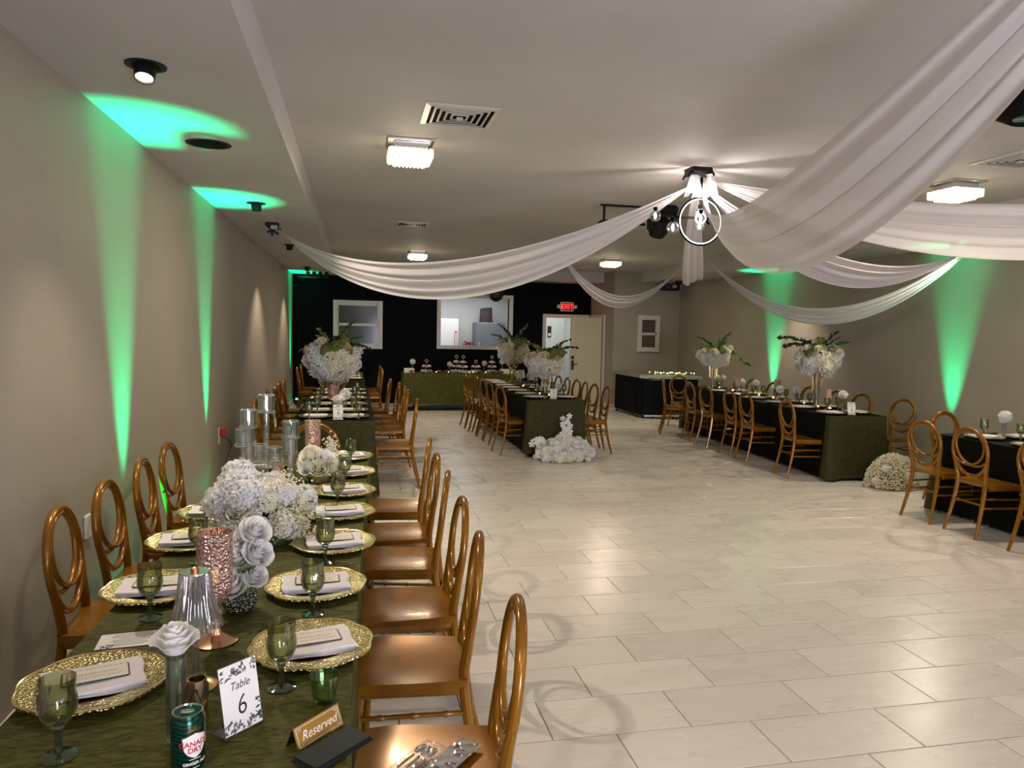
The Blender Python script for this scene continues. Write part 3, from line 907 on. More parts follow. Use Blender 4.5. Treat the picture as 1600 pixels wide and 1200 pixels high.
# ================================================================== chairs
def make_chair():
    t = thing('oval_back_chair', 'x', 'chair')
    C = M['chair']
    def back_y(z): return -.185-max(0, z-.45)*.115
    # seat: saddle shaped slab
    def top(u, v):
        y = -.195+.39*v
        w_ = .185+.022*v
        s = u*2-1
        z = .462-.012*(1-s*s)*(.4+.6*math.sin(PI*v))-.010*max(0, v-.8)/.2
        return (w_*s*(1-.03*(1-math.sin(PI*min(1, v*1.02)))), y+.012*(1-s*s)*v, z)
    nu, nv = 10, 10
    mb = MB()
    T0 = [[top(i/nu, j/nv) for i in range(nu+1)] for j in range(nv+1)]
    vs = [p for r in T0 for p in r]
    vs += [(p[0]*.97, p[1]*.97, p[2]-.028) for r in T0 for p in r]
    n1 = (nu+1)*(nv+1)
    ix = lambda i, j: j*(nu+1)+i
    fs = []
    for j in range(nv):
        for i in range(nu):
            fs.append((ix(i, j), ix(i+1, j), ix(i+1, j+1), ix(i, j+1)))
            fs.append((n1+ix(i, j+1), n1+ix(i+1, j+1), n1+ix(i+1, j), n1+ix(i, j)))
    for i in range(nu):
        fs.append((ix(i+1, 0), ix(i, 0), n1+ix(i, 0), n1+ix(i+1, 0)))
        fs.append((ix(i, nv), ix(i+1, nv), n1+ix(i+1, nv), n1+ix(i, nv)))
    for j in range(nv):
        fs.append((ix(0, j), ix(0, j+1), n1+ix(0, j+1), n1+ix(0, j)))
        fs.append((ix(nu, j+1), ix(nu, j), n1+ix(nu, j), n1+ix(nu, j+1)))
    mb.add(vs, fs)
    mb.build('seat', C, t, sharp=50)
    # rails under the seat
    mb = MB()
    for s in (-1, 1): mb.tube([(s*.170, -.17, .425), (s*.188, .17, .425)], .016, 6, flat=(1.2, .7))
    mb.tube([(-.18, .172, .425), (.18, .172, .425)], .016, 6, flat=(1.2, .7))
    mb.build('seat_rail', C, t)
    # backrest: big oval and two crossing loops
    ov = MB()
    pts = []
    for k in range(56):
        a = 2*PI*k/56
        z = .7085+.2015*math.sin(a)
        wdt = .186+.006*math.sin(a)
        pts.append((wdt*math.cos(a), back_y(z), z))
    ov.tube(pts, .0155, 10, True, (1.0, .95), up=(0, 1, 0))
    br = ov.build('backrest', C, t, sharp=60)
    half = [(.03, .893), (-.06, .880), (-.122, .835), (-.146, .765), (-.130, .695), (-.085, .640), (-.02, .607), (.05, .597), (.115, .610), (.166, .645)]
    for s in (-1, 1):
        P = spline([(s*u, back_y(v)-.003*s, v) for u, v in half], 5)
        MB().tube(P, .0115, 8, flat=(1, .9), up=(0, 1, 0)).build('loop', C, br, sharp=60)
    # legs
    for s in (-1, 1):
        P = spline([(s*.172, -.272, 0), (s*.160, -.228, .17), (s*.150, -.196, .34), (s*.146, -.185, .46), (s*.158, back_y(.56)+.002, .56), (s*.180, back_y(.65), .65)], 5)
        MB().tube(P, lambda u: .0125+.006*min(1, u*2.2)-.004*max(0, u-.75)*4, 8).build('leg', C, t)
        def ra(u):
            b = .012+.007*u
            return b+(.0035 if abs(u-.90) < .02 or abs(u-.84) < .02 else 0)
        MB().tube([(s*(.180+.008*(1-k/24)), .172+.014*(1-k/24), .44*k/24) for k in range(25)], ra, 8).build('leg', C, t)
    # stretchers with ring knuckles
    def sr(u): return .0085+(.003 if min(abs(u-q) for q in (.2, .5, .8)) < .022 else 0)
    def st(a, b):
        a, b = Vector(a), Vector(b)
        MB().tube([a+(b-a)*k/30 for k in range(31)], sr, 7).build('stretcher', C, t)
    for s in (-1, 1):
        st((s*.158, -.212, .26), (s*.184, .178, .26))
        st((s*.153, -.200, .335), (s*.183, .176, .335))
    st((-.184, .178, .30), (.184, .178, .30))
    st((-.158, -.212, .285), (.158, -.212, .285))
    return t
chair0 = make_chair()
_used = [False]
def chair(x, y, face, label, group, jit=0):
    """x, y: seat centre on the floor; face: direction the sitter looks, degrees (0 = +x, 90 = away from the camera)"""
    t = chair0 if not _used[0] else copy_tree(chair0)
    _used[0] = True
    put(t, (x, y, 0), math.radians(face-90+jit), label, group)
    return t
CD = 'amber gold oval back chair'
# near table (number 6)
for i, (y, x, j) in enumerate(((1.93, .205, -7), (2.585, .205, -7), (3.13, .225, -1), (3.765, .235, -9), (4.28, .235, -1), (4.92, .255, -8))):
    chair(x, y, 180, CD+' on aisle side of near table, '+nth(i), 'chairs at the near table', j)
for i, (y, x, j) in enumerate(((1.98, -.915, 4), (3.17, -.915, 3), (3.68, -.905, 0), (4.28, -.905, 2), (4.81, -.90, -3))):
    chair(x, y, 0, CD+' on wall side of near table, '+nth(i), 'chairs at the near table', j)
chair(-.30, 5.50, -90, CD+' at far end of near table facing the viewer', 'chairs at the near table', 3)
# table 9 behind it
for i, (y, x, j) in enumerate(((7.70, .395, -4), (8.90, .38, -2), (9.45, .38, 0), (10.1, .345, 3), (10.85, .26, -8))):
    chair(x, y, 180, CD+' on aisle side of second left table, '+nth(i), 'chairs at the second left table', j)
for i, (y, x, j) in enumerate(((7.72, -.76, 2), (8.24, -.75, -2), (8.82, -.76, 4), (9.40, -.745, 3), (10.1, -.765, 0), (10.85, -.775, 2))):
    chair(x, y, 0, CD+' on wall side of second left table, '+nth(i), 'chairs at the second left table', j)
# rearmost left table
for i, (y, j) in enumerate(((13.3, 0), (14.1, 4), (14.75, 0))):
    chair(.235, y, 180, CD+' on aisle side of rearmost left table, '+nth(i), 'chairs at the rearmost left table', j)
for i, (y, j) in enumerate(((13.9, 0), (14.8, 3))):
    chair(-.815, y, 0, CD+' on wall side of rearmost left table, '+nth(i), 'chairs at the rearmost left table', j)
# middle table
for i, (y, x, j) in enumerate(((9.66, 2.125, 10), (10.5, 2.14, 4), (11.0, 2.13, 4), (11.47, 2.12, 0), (11.92, 2.07, 2), (12.38, 2.06, 5))):
    chair(x-.0, y, 0, CD+' on left side of middle table, '+nth(i), 'chairs at the middle table', j)
for i, (y, x, j) in enumerate(((9.62, 3.155, -3), (10.06, 3.13, 2), (10.52, 3.13, -4), (10.98, 3.15, 3), (11.5, 3.14, -2), (11.95, 3.12, 3), (12.42, 3.09, 0))):
    chair(x+.02, y, 180, CD+' on right side of middle table, '+nth(i), 'chairs at the middle table', j)
# table 8 on the right
for i, (y, x, j) in enumerate(((7.72, 5.215, -6), (8.78, 5.28, -3), (9.22, 5.285, -3), (10.02, 5.32, 3), (10.55, 5.33, -3), (11.3, 5.24, -20))):
    chair(x, y, 0, CD+' on aisle side of right wall table, '+nth(i), 'chairs at the right wall table', j)
for i, (y, x, j) in enumerate(((7.80, 6.44, 8), (8.55, 6.41, 4), (9.08, 6.42, 2), (9.78, 6.44, 0), (10.7, 6.44, 6), (11.4, 6.44, 0))):
    chair(x, y, 180, CD+' on wall side of right wall table, '+nth(i), 'chairs at the right wall table', j)
chair(5.72, 12.02, -90, CD+' at far end of right wall table before the bar', 'chairs at the right wall table', 4)
# table at the right edge
for i, (y, x, j) in enumerate(((5.70, 5.30, 2), (5.19, 5.315, -2), (4.55, 5.32, 0))):
    chair(x, y, 0, CD+' at right edge table, '+['farthest of three', 'middle of three', 'cut by the frame'][i], 'chairs at the right edge table', j)
chair(5.98, 6.19, -90, CD+' at far end of right edge table facing the viewer', 'chairs at the right edge table', 6)

# ================================================================== tables and cloths
def table(cx, cy, w_, l_, ang, name, cloth, drop0=.05, front_drop=None, seed=0, top_lab='', cloth_lab='', h=.752, floor_gap=.03, flare=.055, dark=True):
    """cx, cy: centre; long side along local y"""
    t = thing('banquet_table', top_lab, 'table', (cx, cy, 0), ang, 'long banquet tables')
    MB().cbox((0, 0, h-.016), (w_-.02, l_-.02, .03), bev=.004).build('tabletop', M['white_plastic'], t)
    for sx in (-1, 1):
        for sy in (-1, 1):
            MB().tube([(sx*(w_/2-.1), sy*(l_/2-.25), 0), (sx*(w_/2-.1), sy*(l_/2-.25), h-.03)], .014, 8).build('leg', M['black'], t)
    rr = random.Random(seed)
    per = []
    def corner(a0, px, py):
        r = .025
        return [(px+r*math.cos(a0+k*PI/8)-0, py+r*math.sin(a0+k*PI/8)) for k in range(5)]
    X, Y, r = w_/2-.025+.004, l_/2-.025+.004, .025
    loop = corner(0, X, Y)+[(X-2*X*k/8, Y+r) for k in range(1, 8)]+corner(PI/2, -X, Y)
    ns = max(12, int(l_/.06))
    loop += [(-X-r, Y-2*Y*k/ns) for k in range(1, ns)]+corner(PI, -X, -Y)+[(-X+2*X*k/14, -Y-r) for k in range(1, 14)]+corner(3*PI/2, X, -Y)
    loop += [(X+r, -Y+2*Y*k/ns) for k in range(1, ns)]
    n = len(loop)
    ph = [rr.uniform(0, 6.28) for _ in range(8)]
    mb = MB()
    rows = 9
    vs = []
    for j in range(rows+1):
        v = j/rows
        for i, (px, py) in enumerate(loop):
            d = Vector((px/(w_/2), py/(l_/2)))
            nx = (1 if px > 0 else -1) if abs(abs(px)-(X+r)) < 1e-3 else 0
            ny = (1 if py > 0 else -1) if abs(abs(py)-(Y+r)) < 1e-3 else 0
            if nx == 0 and ny == 0:
                nx, ny = (px-math.copysign(X, px))/r, (py-math.copysign(Y, py))/r
            s = px*1.0+py*1.3
            cor = math.exp(-((abs(px)-X)**2+(abs(py)-Y)**2)/.012)
            wv = .5*math.sin(8*s+ph[0])+.3*math.sin(17*s+ph[1])+.25*math.sin(31*s+ph[2])
            out = v**1.2*(.014*wv+flare*.25+flare*1.2*cor) - .012*v
            z = h+.004-v*(h-floor_gap+.006*math.sin(5*s+ph[3])*v) if v > 0 else h+.004
            if j == 1: out, z = .003, h-.010
            vs.append((px+nx*out, py+ny*out, z))
    fs = []
    for j in range(rows):
        for i in range(n):
            k = (i+1) % n
            fs.append((j*n+i, j*n+k, (j+1)*n+k, (j+1)*n+i)[::-1])
    top = [(px, py, h+.004) for px, py in loop]
    t2 = thing('tablecloth', cloth_lab, 'tablecloth', (cx, cy, 0), ang, 'green tablecloths')
    if not dark:
        mb.add(vs, fs)
        mb.add(top, [tuple(range(n))])
        mb.build('cloth', cloth, t2, sharp=45)
        return t2
    # black long sides, top's shade painted in the same colour, green panels folded over both ends
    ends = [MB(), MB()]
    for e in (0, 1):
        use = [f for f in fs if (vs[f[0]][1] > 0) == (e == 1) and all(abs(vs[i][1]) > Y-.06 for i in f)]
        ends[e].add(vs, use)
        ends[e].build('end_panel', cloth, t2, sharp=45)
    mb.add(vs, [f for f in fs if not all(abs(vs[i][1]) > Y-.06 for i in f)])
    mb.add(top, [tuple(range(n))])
    mb.build('dark_cloth', M['cloth_black_shaded'], t2, sharp=45)
    return t2
TZ = .757                                   # height of the cloth's top
A6 = math.radians(-1.6)
table(-.347, 3.13, .748, 4.30, A6, 'six', M['cloth'], seed=1, top_lab='long banquet table under the near olive cloth, carrying number 6', cloth_lab='crinkled olive green cloth on the near table with number 6 sign', dark=False)
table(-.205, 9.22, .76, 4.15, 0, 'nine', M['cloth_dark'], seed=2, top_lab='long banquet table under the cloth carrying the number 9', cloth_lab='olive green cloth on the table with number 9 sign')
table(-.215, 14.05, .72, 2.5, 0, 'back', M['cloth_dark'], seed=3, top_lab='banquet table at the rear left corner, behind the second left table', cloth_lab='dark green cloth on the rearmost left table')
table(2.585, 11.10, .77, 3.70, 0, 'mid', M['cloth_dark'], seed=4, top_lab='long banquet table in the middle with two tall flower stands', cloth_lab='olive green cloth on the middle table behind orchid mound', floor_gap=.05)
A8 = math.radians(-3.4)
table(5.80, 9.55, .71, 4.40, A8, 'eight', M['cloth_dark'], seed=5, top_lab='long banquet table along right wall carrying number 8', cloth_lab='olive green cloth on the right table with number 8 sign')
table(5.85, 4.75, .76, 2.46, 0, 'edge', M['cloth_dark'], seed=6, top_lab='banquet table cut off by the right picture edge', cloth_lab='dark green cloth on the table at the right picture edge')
table(2.12, 15.12, .72, 2.36, PI/2, 'dessert', M['cloth'], seed=7, top_lab='dessert table below the serving hatch at the rear wall', cloth_lab='olive green cloth on the dessert table below the serving hatch', floor_gap=.14, dark=False)

# ================================================================== portable bar
bar = thing('portable_bar', 'black folding portable bar with grey top in the rear right corner', 'bar', (0, 0, 0))
MB().prism([(5.40, 14.72), (5.42, 13.55), (5.46, 13.55), (5.44, 14.72)], .075, .80).build('side_panel', M['black_matte'], bar, sharp=None)
MB().prism([(5.47, 13.34), (6.55, 13.20), (6.555, 13.24), (5.475, 13.38)], .075, .79).build('front_panel', mat('black_panel', (.004, .0045, .007), .5, Specular_IOR_Level=.15), bar, sharp=None)
MB().prism([(5.43, 13.55), (5.455, 13.36), (5.49, 13.37), (5.465, 13.55)], .075, .79).build('corner_panel', M['black_matte'], bar, sharp=None)
MB().prism([(5.36, 14.76), (5.38, 13.50), (5.80, 13.50), (5.80, 14.76)], .80, .84).build('side_top', mat('grey_laminate', (.20, .20, .19), .35), bar, sharp=None)
MB().prism([(5.44, 13.48), (5.46, 13.26), (6.60, 13.12), (6.62, 13.56)], .79, .85).build('front_top', mat('pale_green_grey', (.42, .46, .40), .35), bar, sharp=None)
MB().box(5.55, 5.78, 13.235, 13.275, .755, .80).build('latch', M['chrome'], bar, sharp=None)
for (x, y) in ((5.44, 14.68), (5.45, 13.62), (5.50, 13.40), (5.70, 13.36), (6.1, 13.3), (6.5, 13.26)):
    w_ = MB(); w_.M = Matrix.Translation((x, y, .032)) @ Matrix.Rotation(PI/2, 4, 'Y')
    w_.lathe([(.024, -.012), (.031, -.009), (.031, .009), (.024, .012)], 14)
    wo = w_.build('caster', M['black'], bar)
    MB().box(x-.012, x+.012, y-.012, y+.012, .055, .08).build('caster_fork', M['chrome'], wo, sharp=None)
MB().prism([(5.5, 13.30), (6.5, 13.17), (6.5, 13.20), (5.5, 13.33)], .045, .075).build('bottom_rail', M['white_plastic'], bar, sharp=None)
gl = thing('fairy_light_garland', 'green garland with warm fairy lights lying on portable bar top', 'garland', (0, 0, .85))
g1, g2 = MB(), MB()
path = [(5.62, 13.36), (5.75, 13.42), (5.9, 13.34), (6.05, 13.40), (6.2, 13.32), (6.35, 13.38), (6.45, 13.30)]
P = spline([(a, b, .012) for a, b in path], 8)
g1.tube(P, .006, 5)
for p in P:
    for q in range(6):
        a = R.uniform(0, 6.28); b = R.uniform(.02, .07)
        c = p+Vector((b*math.cos(a), b*math.sin(a), R.uniform(.0, .05)))
        d = p+Vector((b*1.6*math.cos(a+.3), b*1.6*math.sin(a+.3), R.uniform(.01, .05)))
        n_ = Vector((-math.sin(a), math.cos(a), 0))*.012
        m_ = (c+d)/2
        g1.add([c, m_+n_, d, m_-n_+Vector((0, 0, .004))], [(0, 1, 2, 3)])
    if R.random() < .5: g2.sphere(p+Vector((R.uniform(-.06, .06), R.uniform(-.04, .04), R.uniform(.02, .05))), .009, 6, 5)
g1.build('garland_leaves', M['leaf_lime'], gl)
g2.build('lights', M['fairy'], gl)
# ================================================================== place settings
def make_charger():
    t = thing('charger_plate', 'x', 'charger plate')
    def lob(a, i):
        if i < 3 or i > 11: return 1
        k = [0, 0, 0, .2, .6, 1, 1, 1, 1, .6, .3, .2][i]
        c = abs(math.cos(4*a))
        return 1+k*(.062*c**.6-.040+.020*max(0, 1-c*5))
    prof = [(.020, .009), (.085, .009), (.098, .0105), (.106, .016), (.125, .0185), (.148, .022), (.160, .0235), (.166, .0225), (.166, .0185), (.150, .0165), (.11, .007), (.095, .001)]
    MB().lathe(prof, 96, (0, 0, 0), lob).build('rim', M['charger'], t, sharp=60)
    MB().tube([(.163*(1+.062*abs(math.cos(4*a))**.6-.040+.020*max(0, 1-abs(math.cos(4*a))*5))*math.cos(a), .163*(1+.062*abs(math.cos(4*a))**.6-.040+.020*max(0, 1-abs(math.cos(4*a))*5))*math.sin(a), .0235) for a in [2*PI*k/96 for k in range(96)]], .0028, 5, True, up=(0, 0, 1)).build('edge', M['charger_edge'], t)
    MB().lathe([(.098, .0108), (.09, .0098), (.002, .0098)], 40, cap0=False).build('well', M['charger_well'], t)
    return t
def make_napkin():
    mb = MB()
    rr = random.Random(3)
    for k, (dx, dy, z) in enumerate(((0, 0, 0), (.003, .004, .006), (-.003, -.002, .012))):
        def fn(u, v, s=1, k=k):
            x, y = (u-.5)*.215+dx, (v-.5)*.15+dy
            return (x+.002*math.sin(9*v+k), y+.002*math.sin(7*u+k), z+.0015*math.sin(6*u+k)+.0012*math.cos(5*v))
        n = 8
        vs = [fn(i/n, j/n) for j in range(n+1) for i in range(n+1)]
        vs += [(a, b, c+.0055) for a, b, c in vs]
        N1 = (n+1)**2
        ix = lambda i, j: j*(n+1)+i
        fs = []
        for j in range(n):
            for i in range(n):
                fs.append((ix(i, j+1), ix(i+1, j+1), ix(i+1, j), ix(i, j)))
                fs.append((N1+ix(i, j), N1+ix(i+1, j), N1+ix(i+1, j+1), N1+ix(i, j+1)))
        for i in range(n):
            fs += [(ix(i, 0), ix(i+1, 0), N1+ix(i+1, 0), N1+ix(i, 0)), (ix(i+1, n), ix(i, n), N1+ix(i, n), N1+ix(i+1, n)),
                   (ix(0, i+1), ix(0, i), N1+ix(0, i), N1+ix(0, i+1)), (ix(n, i), ix(n, i+1), N1+ix(n, i+1), N1+ix(n, i))]
        mb.add(vs, fs)
    o = mb.build('folded_napkin', M['napkin'], None, sharp=50)
    return tag(o, 'x', 'napkin')
def make_card():
    t = thing('place_card', 'x', 'card')
    def outline(hx, hy, amp):
        P = []
        for (a, b, c, d, n) in ((-hx, -hy, hx, -hy, 12), (hx, -hy, hx, hy, 6), (hx, hy, -hx, hy, 12), (-hx, hy, -hx, -hy, 6)):
            for k in range(n*3):
                f = k/(n*3)
                s = amp*abs(math.sin(PI*f*n))
                nx, ny = (0, -1) if b == d and b < 0 else (0, 1) if b == d else (1, 0) if a > 0 else (-1, 0)
                P.append((a+(c-a)*f+nx*s, b+(d-b)*f+ny*s))
        return P
    MB().prism(outline(.071, .0355, .003), 0, .0008).build('border', M['ink'], t, sharp=None)
    MB().prism(outline(.068, .0325, .0025), .0008, .0014).build('face', M['card'], t, sharp=None)
    mb = MB()
    rr = random.Random(5)
    for row, (y, x0, x1, am) in enumerate(((.006, -.045, .045, .010), (-.014, -.052, .055, .008))):
        P = []
        n = 110
        for k in range(n+1):
            f = k/n
            P.append((x0+(x1-x0)*f+.003*math.sin(f*95+row), y+am*.7*math.sin(f*88+row)*(.35+.65*math.sin(f*11+row*2)**2), .0016))
        mb.tube(P, .0006, 4, flat=(.3, 1))
    mb.build('script_lines', M['scribble'], t)
    return t
def make_goblet():
    t = thing('wine_goblet', 'x', 'goblet')
    MB().lathe([(.034, 0), (.035, .002), (.022, .005), (.009, .010), (.0075, .020), (.0075, .030)], 24).build('foot', M['green_foot'], t)
    def st(a, i): return 1+.10*math.cos(6*a)
    MB().lathe([(.0072, .028), (.0065, .045), (.0085, .058), (.012, .064), (.010, .070)], 18, mod=st).build('stem', M['green_foot'], t)
    prof = [(.006, .068), (.018, .072), (.028, .082), (.034, .096), (.0365, .110), (.0355, .124), (.033, .134), (.0325, .145), (.034, .158), (.0345, .168), (.0335, .168), (.0315, .146), (.034, .11), (.028, .088), (.004, .076)]
    def fl(a, i):
        if 1 <= i <= 4: return 1+.022*(abs(math.sin(8*a+(i % 2)*PI/2)))
        if 5 <= i <= 8: return 1+.018*math.cos(16*a)
        return 1
    MB().lathe(prof, 64, mod=fl, cap1=False).build('bowl', M['green_glass'], t, sharp=25)
    return t
chg, nap, crd, gob = make_charger(), make_napkin(), make_card(), make_goblet()
_u = {}
def place(kind, src, loc, rz, label, group, sc=None, cat=None):
    if kind in _u: c = copy_tree(src)
    else: c = src
    _u[kind] = 1
    return put(c, loc, rz, label, group, sc)
def setting(x, y, rz, where, i, group, card=False, lean=0):
    n = nth(i)
    place('charger', chg, (x, y, TZ), R.uniform(0, .8), 'gold scalloped charger plate on %s, %s' % (where, n), 'charger plates '+group)
    place('napkin', nap, (x, y, TZ+.0125), rz, 'folded white napkin on charger, %s, %s' % (where, n), 'napkins '+group)
    if card: place('card', crd, (x+.004, y+.004, TZ+.0335), rz, 'cream place card with scalloped dark border, %s, %s' % (where, n), 'place cards '+group)
def goblet(x, y, where, i, group, sc=None):
    place('goblet', gob, (x, y, TZ), R.uniform(0, 6), 'green cut glass goblet on %s, %s' % (where, nth(i)), 'goblets '+group, sc)
# table 6
for i, (x, y, a) in enumerate(((-.115, 2.035, 12), (-.128, 2.52, 4), (-.083, 3.02, 7), (-.072, 3.53, 4), (-.058, 4.0, 6), (-.045, 4.53, 9), (-.050, 5.08, 8))):
    setting(x, y, math.radians(a), 'aisle side of near table', i, 'on near table', True)
for i, (x, y, a) in enumerate(((-.622, 1.90, 18), (-.645, 2.57, 3), (-.655, 3.13, 6), (-.64, 3.60, 4), (-.60, 4.2, 3), (-.575, 4.8, 2))):
    setting(x, y, math.radians(a), 'wall side of near table', i, 'on near table', True)
for i, (x, y) in enumerate(((-.176, 1.832), (-.127, 2.300), (-.110, 2.815), (-.085, 3.70), (-.06, 4.23), (-.03, 4.86))):
    goblet(x, y, 'aisle side of near table', i, 'on near table')
for i, (x, y) in enumerate(((-.593, 1.604), (-.607, 2.345), (-.575, 2.88), (-.58, 3.9))):
    goblet(x, y, 'wall side of near table', i, 'on near table')
# table 9
for i, y in enumerate((7.43, 7.98, 8.62, 9.32, 9.98, 10.6)):
    setting(-.03, y, math.radians(R.uniform(-6, 6)), 'aisle side of second left table', i, 'on second left table')
    setting(-.385, y, math.radians(R.uniform(-6, 6)), 'wall side of second left table', i, 'on second left table')
    if i < 5:
        goblet(.035+R.uniform(-.02, .02)-.06*(i % 2), y-.16, 'aisle side of second left table', i, 'on second left table')
        goblet(-.43+R.uniform(-.02, .02)+.05*(i % 2), y-.16, 'wall side of second left table', i, 'on second left table')
# rearmost left table
for i, y in enumerate((12.98, 13.5, 14.0, 14.5)):
    setting(-.04, y, 0, 'aisle side of rearmost left table', i, 'on the rearmost left table')
    setting(-.39, y, 0, 'wall side of rearmost left table', i, 'on the rearmost left table')
for i, (x, y) in enumerate(((-.1, 12.95), (0.02, 13.3), (-.42, 13.0))):
    goblet(x, y, 'rearmost left table', i, 'on the rearmost left table')
# middle table
for i, y in enumerate((9.56, 10.07, 10.6, 11.12, 11.6, 12.05, 12.4, 12.72)):
    setting(2.375, y, math.radians(R.uniform(-8, 8)), 'left side of middle table', i, 'on the middle table')
    if i < 5: setting(2.785, y, math.radians(R.uniform(-8, 8)), 'right side of middle table', i, 'on the middle table')
    if i < 6: goblet(2.47+R.uniform(-.03, .03), y-.2, 'left side of middle table', i, 'on the middle table')
    if i < 4: goblet(2.84+R.uniform(-.03, .03), y+.22, 'right side of middle table', i, 'on the middle table')
# table 8
def t8(u, y): return (5.80+u+(y-9.55)*math.tan(-A8), y)
for i, y in enumerate((7.62, 8.25, 8.85, 9.5, 10.1, 10.7)):
    x_, y_ = t8(-.19, y)
    setting(x_, y_, math.radians(R.uniform(-6, 6)), 'aisle side of right wall table', i, 'on right wall table')
    x_, y_ = t8(.185, y+.05)
    setting(x_, y_, math.radians(R.uniform(-6, 6)), 'wall side of right wall table', i, 'on right wall table')
    x_, y_ = t8(-.08, y+.26)
    goblet(x_, y_, 'aisle side of right wall table', i, 'on right wall table')
    if i < 4:
        x_, y_ = t8(.10, y+.30)
        goblet(x_, y_, 'wall side of right wall table', i, 'on right wall table')
# right edge table
for i, (x, y) in enumerate(((5.66, 4.62), (5.66, 5.12), (5.66, 5.62), (6.03, 5.62), (6.03, 5.10))):
    setting(x, y, math.radians(R.uniform(-6, 6)), 'right edge table', i, 'on the right edge table')
for i, (x, y) in enumerate(((5.80, 5.38), (5.74, 5.71), (6.02, 5.33))):
    goblet(x, y, 'right edge table', i, 'on the right edge table')
# ================================================================== flower meshes
def fib(n):
    g = PI*(3-math.sqrt(5))
    return [(math.sqrt(1-z*z)*math.cos(g*i), math.sqrt(1-z*z)*math.sin(g*i), z) for i in range(n) for z in [1-2*(i+.5)/n]]
def frame(nv):
    nv = Vector(nv).normalized()
    a = nv.orthogonal().normalized()
    return a, nv.cross(a), nv
def hydrangea_mesh(seed, mt, n=80, fs=.40):
    rr = random.Random(seed)
    mb = MB()
    mb.sphere((0, 0, 0), .66, 10, 7)
    for p in fib(n):
        p = Vector(p)*(1+rr.uniform(-.16, .06))
        a, b, c = frame(p+Vector((rr.uniform(-.25, .25), rr.uniform(-.25, .25), rr.uniform(-.25, .25))))
        sp = rr.uniform(0, PI)
        s = fs*rr.uniform(.8, 1.15)
        for k in range(4):
            t = sp+k*PI/2
            d = a*math.cos(t)+b*math.sin(t)
            e = a*math.cos(t+PI/2)+b*math.sin(t+PI/2)
            o = p*.94
            u_ = rr.uniform(.15, .55)
            mb.add([o, o+d*s*.55+e*s*.40+c*s*u_, o+d*s+c*s*u_*.8, o+d*s*.55-e*s*.40+c*s*u_], [(0, 1, 2, 3)])
    me = mb.mesh('hydrangea_bloom', mt, None)
    me.materials.append(M['bloom_core'])
    for p in me.polygons[:70]: p.material_index = 1
    return me
def rose_mesh(seed, mt, name='rose'):
    rr = random.Random(seed)
    mb = MB()
    def pet(ang, wid, r0, r1, z0, h, curl, lean):
        def fn(u, v):
            s = u*2-1
            a = ang+s*wid
            edge = 1-.18*s*s*v
            r = r0+(r1-r0)*v**.8+curl*max(0, v-.7)*3
            z = z0+h*v*edge-lean*v*v
            return (r*math.cos(a), r*math.sin(a), z+.02*math.sin(5*s+ang)*v)
        mb.grid(fn, 5, 5)
    k = 0
    for (n, wid, r0, r1, z0, h, curl, lean) in ((3, 1.25, .10, .15, -.30, 1.02, .0, .0), (4, .98, .18, .30, -.42, 1.16, .02, .02), (5, .86, .30, .50, -.52, 1.20, .05, .06), (6, .76, .40, .72, -.58, 1.12, .10, .12), (6, .74, .46, .92, -.62, .95, .16, .22)):
        for i in range(n):
            pet(2*PI*i/n+k*1.1+rr.uniform(-.15, .15), wid, r0, r1*rr.uniform(.94, 1.06), z0, h*rr.uniform(.94, 1.04), curl, lean)
        k += 1
    mb.lathe([(.25, -.6), (.42, -.40), (.30, -.2), (.05, .35)], 10)
    me = mb.mesh(name, mt, None)
    me.shade_smooth()
    return me
def carnation_mesh(seed, mt, n=110):
    rr = random.Random(seed)
    mb = MB().sphere((0, 0, 0), .65, 8, 6)
    for p in fib(n):
        p = Vector(p)
        a, b, c = frame(p+Vector((rr.uniform(-.4, .4), rr.uniform(-.4, .4), rr.uniform(-.2, .5))))
        s = rr.uniform(.28, .42)
        o = p*.55
        mb.add([o-a*s*.3, o+c*s*1.2-a*s*.9+b*.1, o+c*s*1.5+b*s*.25, o+c*s*1.2+a*s*.9-b*.1, o+a*s*.3], [(0, 1, 2, 3, 4)])
    return mb.mesh('carnation', mt, None)
def leaf_spray_mesh(seed, mt, n=22, length=1.0, lw=.065, ll=.20, droop=.4):
    rr = random.Random(seed)
    mb = MB()
    P = [Vector((length*t, .05*math.sin(3*t+seed), .25*length*t-droop*length*t*t)) for t in [k/10 for k in range(11)]]
    mb.tube(P, lambda u: .012*(1-.7*u)*1.0, 5)
    for k in range(n):
        t = .12+.88*k/n
        i = min(9, int(t*10))
        p = P[i].lerp(P[i+1], t*10-i)
        T = (P[i+1]-P[i]).normalized()
        s = 1 if k % 2 else -1
        d = (T*rr.uniform(.4, .9)+Vector((0, s, rr.uniform(-.3, .5)))).normalized()
        w_ = d.cross(Vector((rr.uniform(-1, 1), rr.uniform(-1, 1), rr.uniform(-.6, 1)))).normalized()
        l_ = ll*rr.uniform(.8, 1.25)
        q = lw*rr.uniform(.8, 1.2)
        mb.add([p, p+d*l_*.45+w_*q+Vector((0, 0, .01)), p+d*l_, p+d*l_*.45-w_*q+Vector((0, 0, .01)), p+d*l_*.5-Vector((0, 0, .012))], [(0, 1, 4), (1, 2, 4), (2, 3, 4), (3, 0, 4)])
    return mb.mesh('leaf_spray', mt, None)
HY = [hydrangea_mesh(k, M['petal'] if k < 2 else M['petal_cream']) for k in range(4)]
HYG = hydrangea_mesh(9, M['leaf_lime'], 70, .34)
RW = [rose_mesh(k, M['petal']) for k in range(2)]
RC = rose_mesh(5, M['petal_cream'])
RP = rose_mesh(6, M['petal_peach'])
RY = rose_mesh(8, M['petal_yellow'])
CA = carnation_mesh(1, M['petal'])
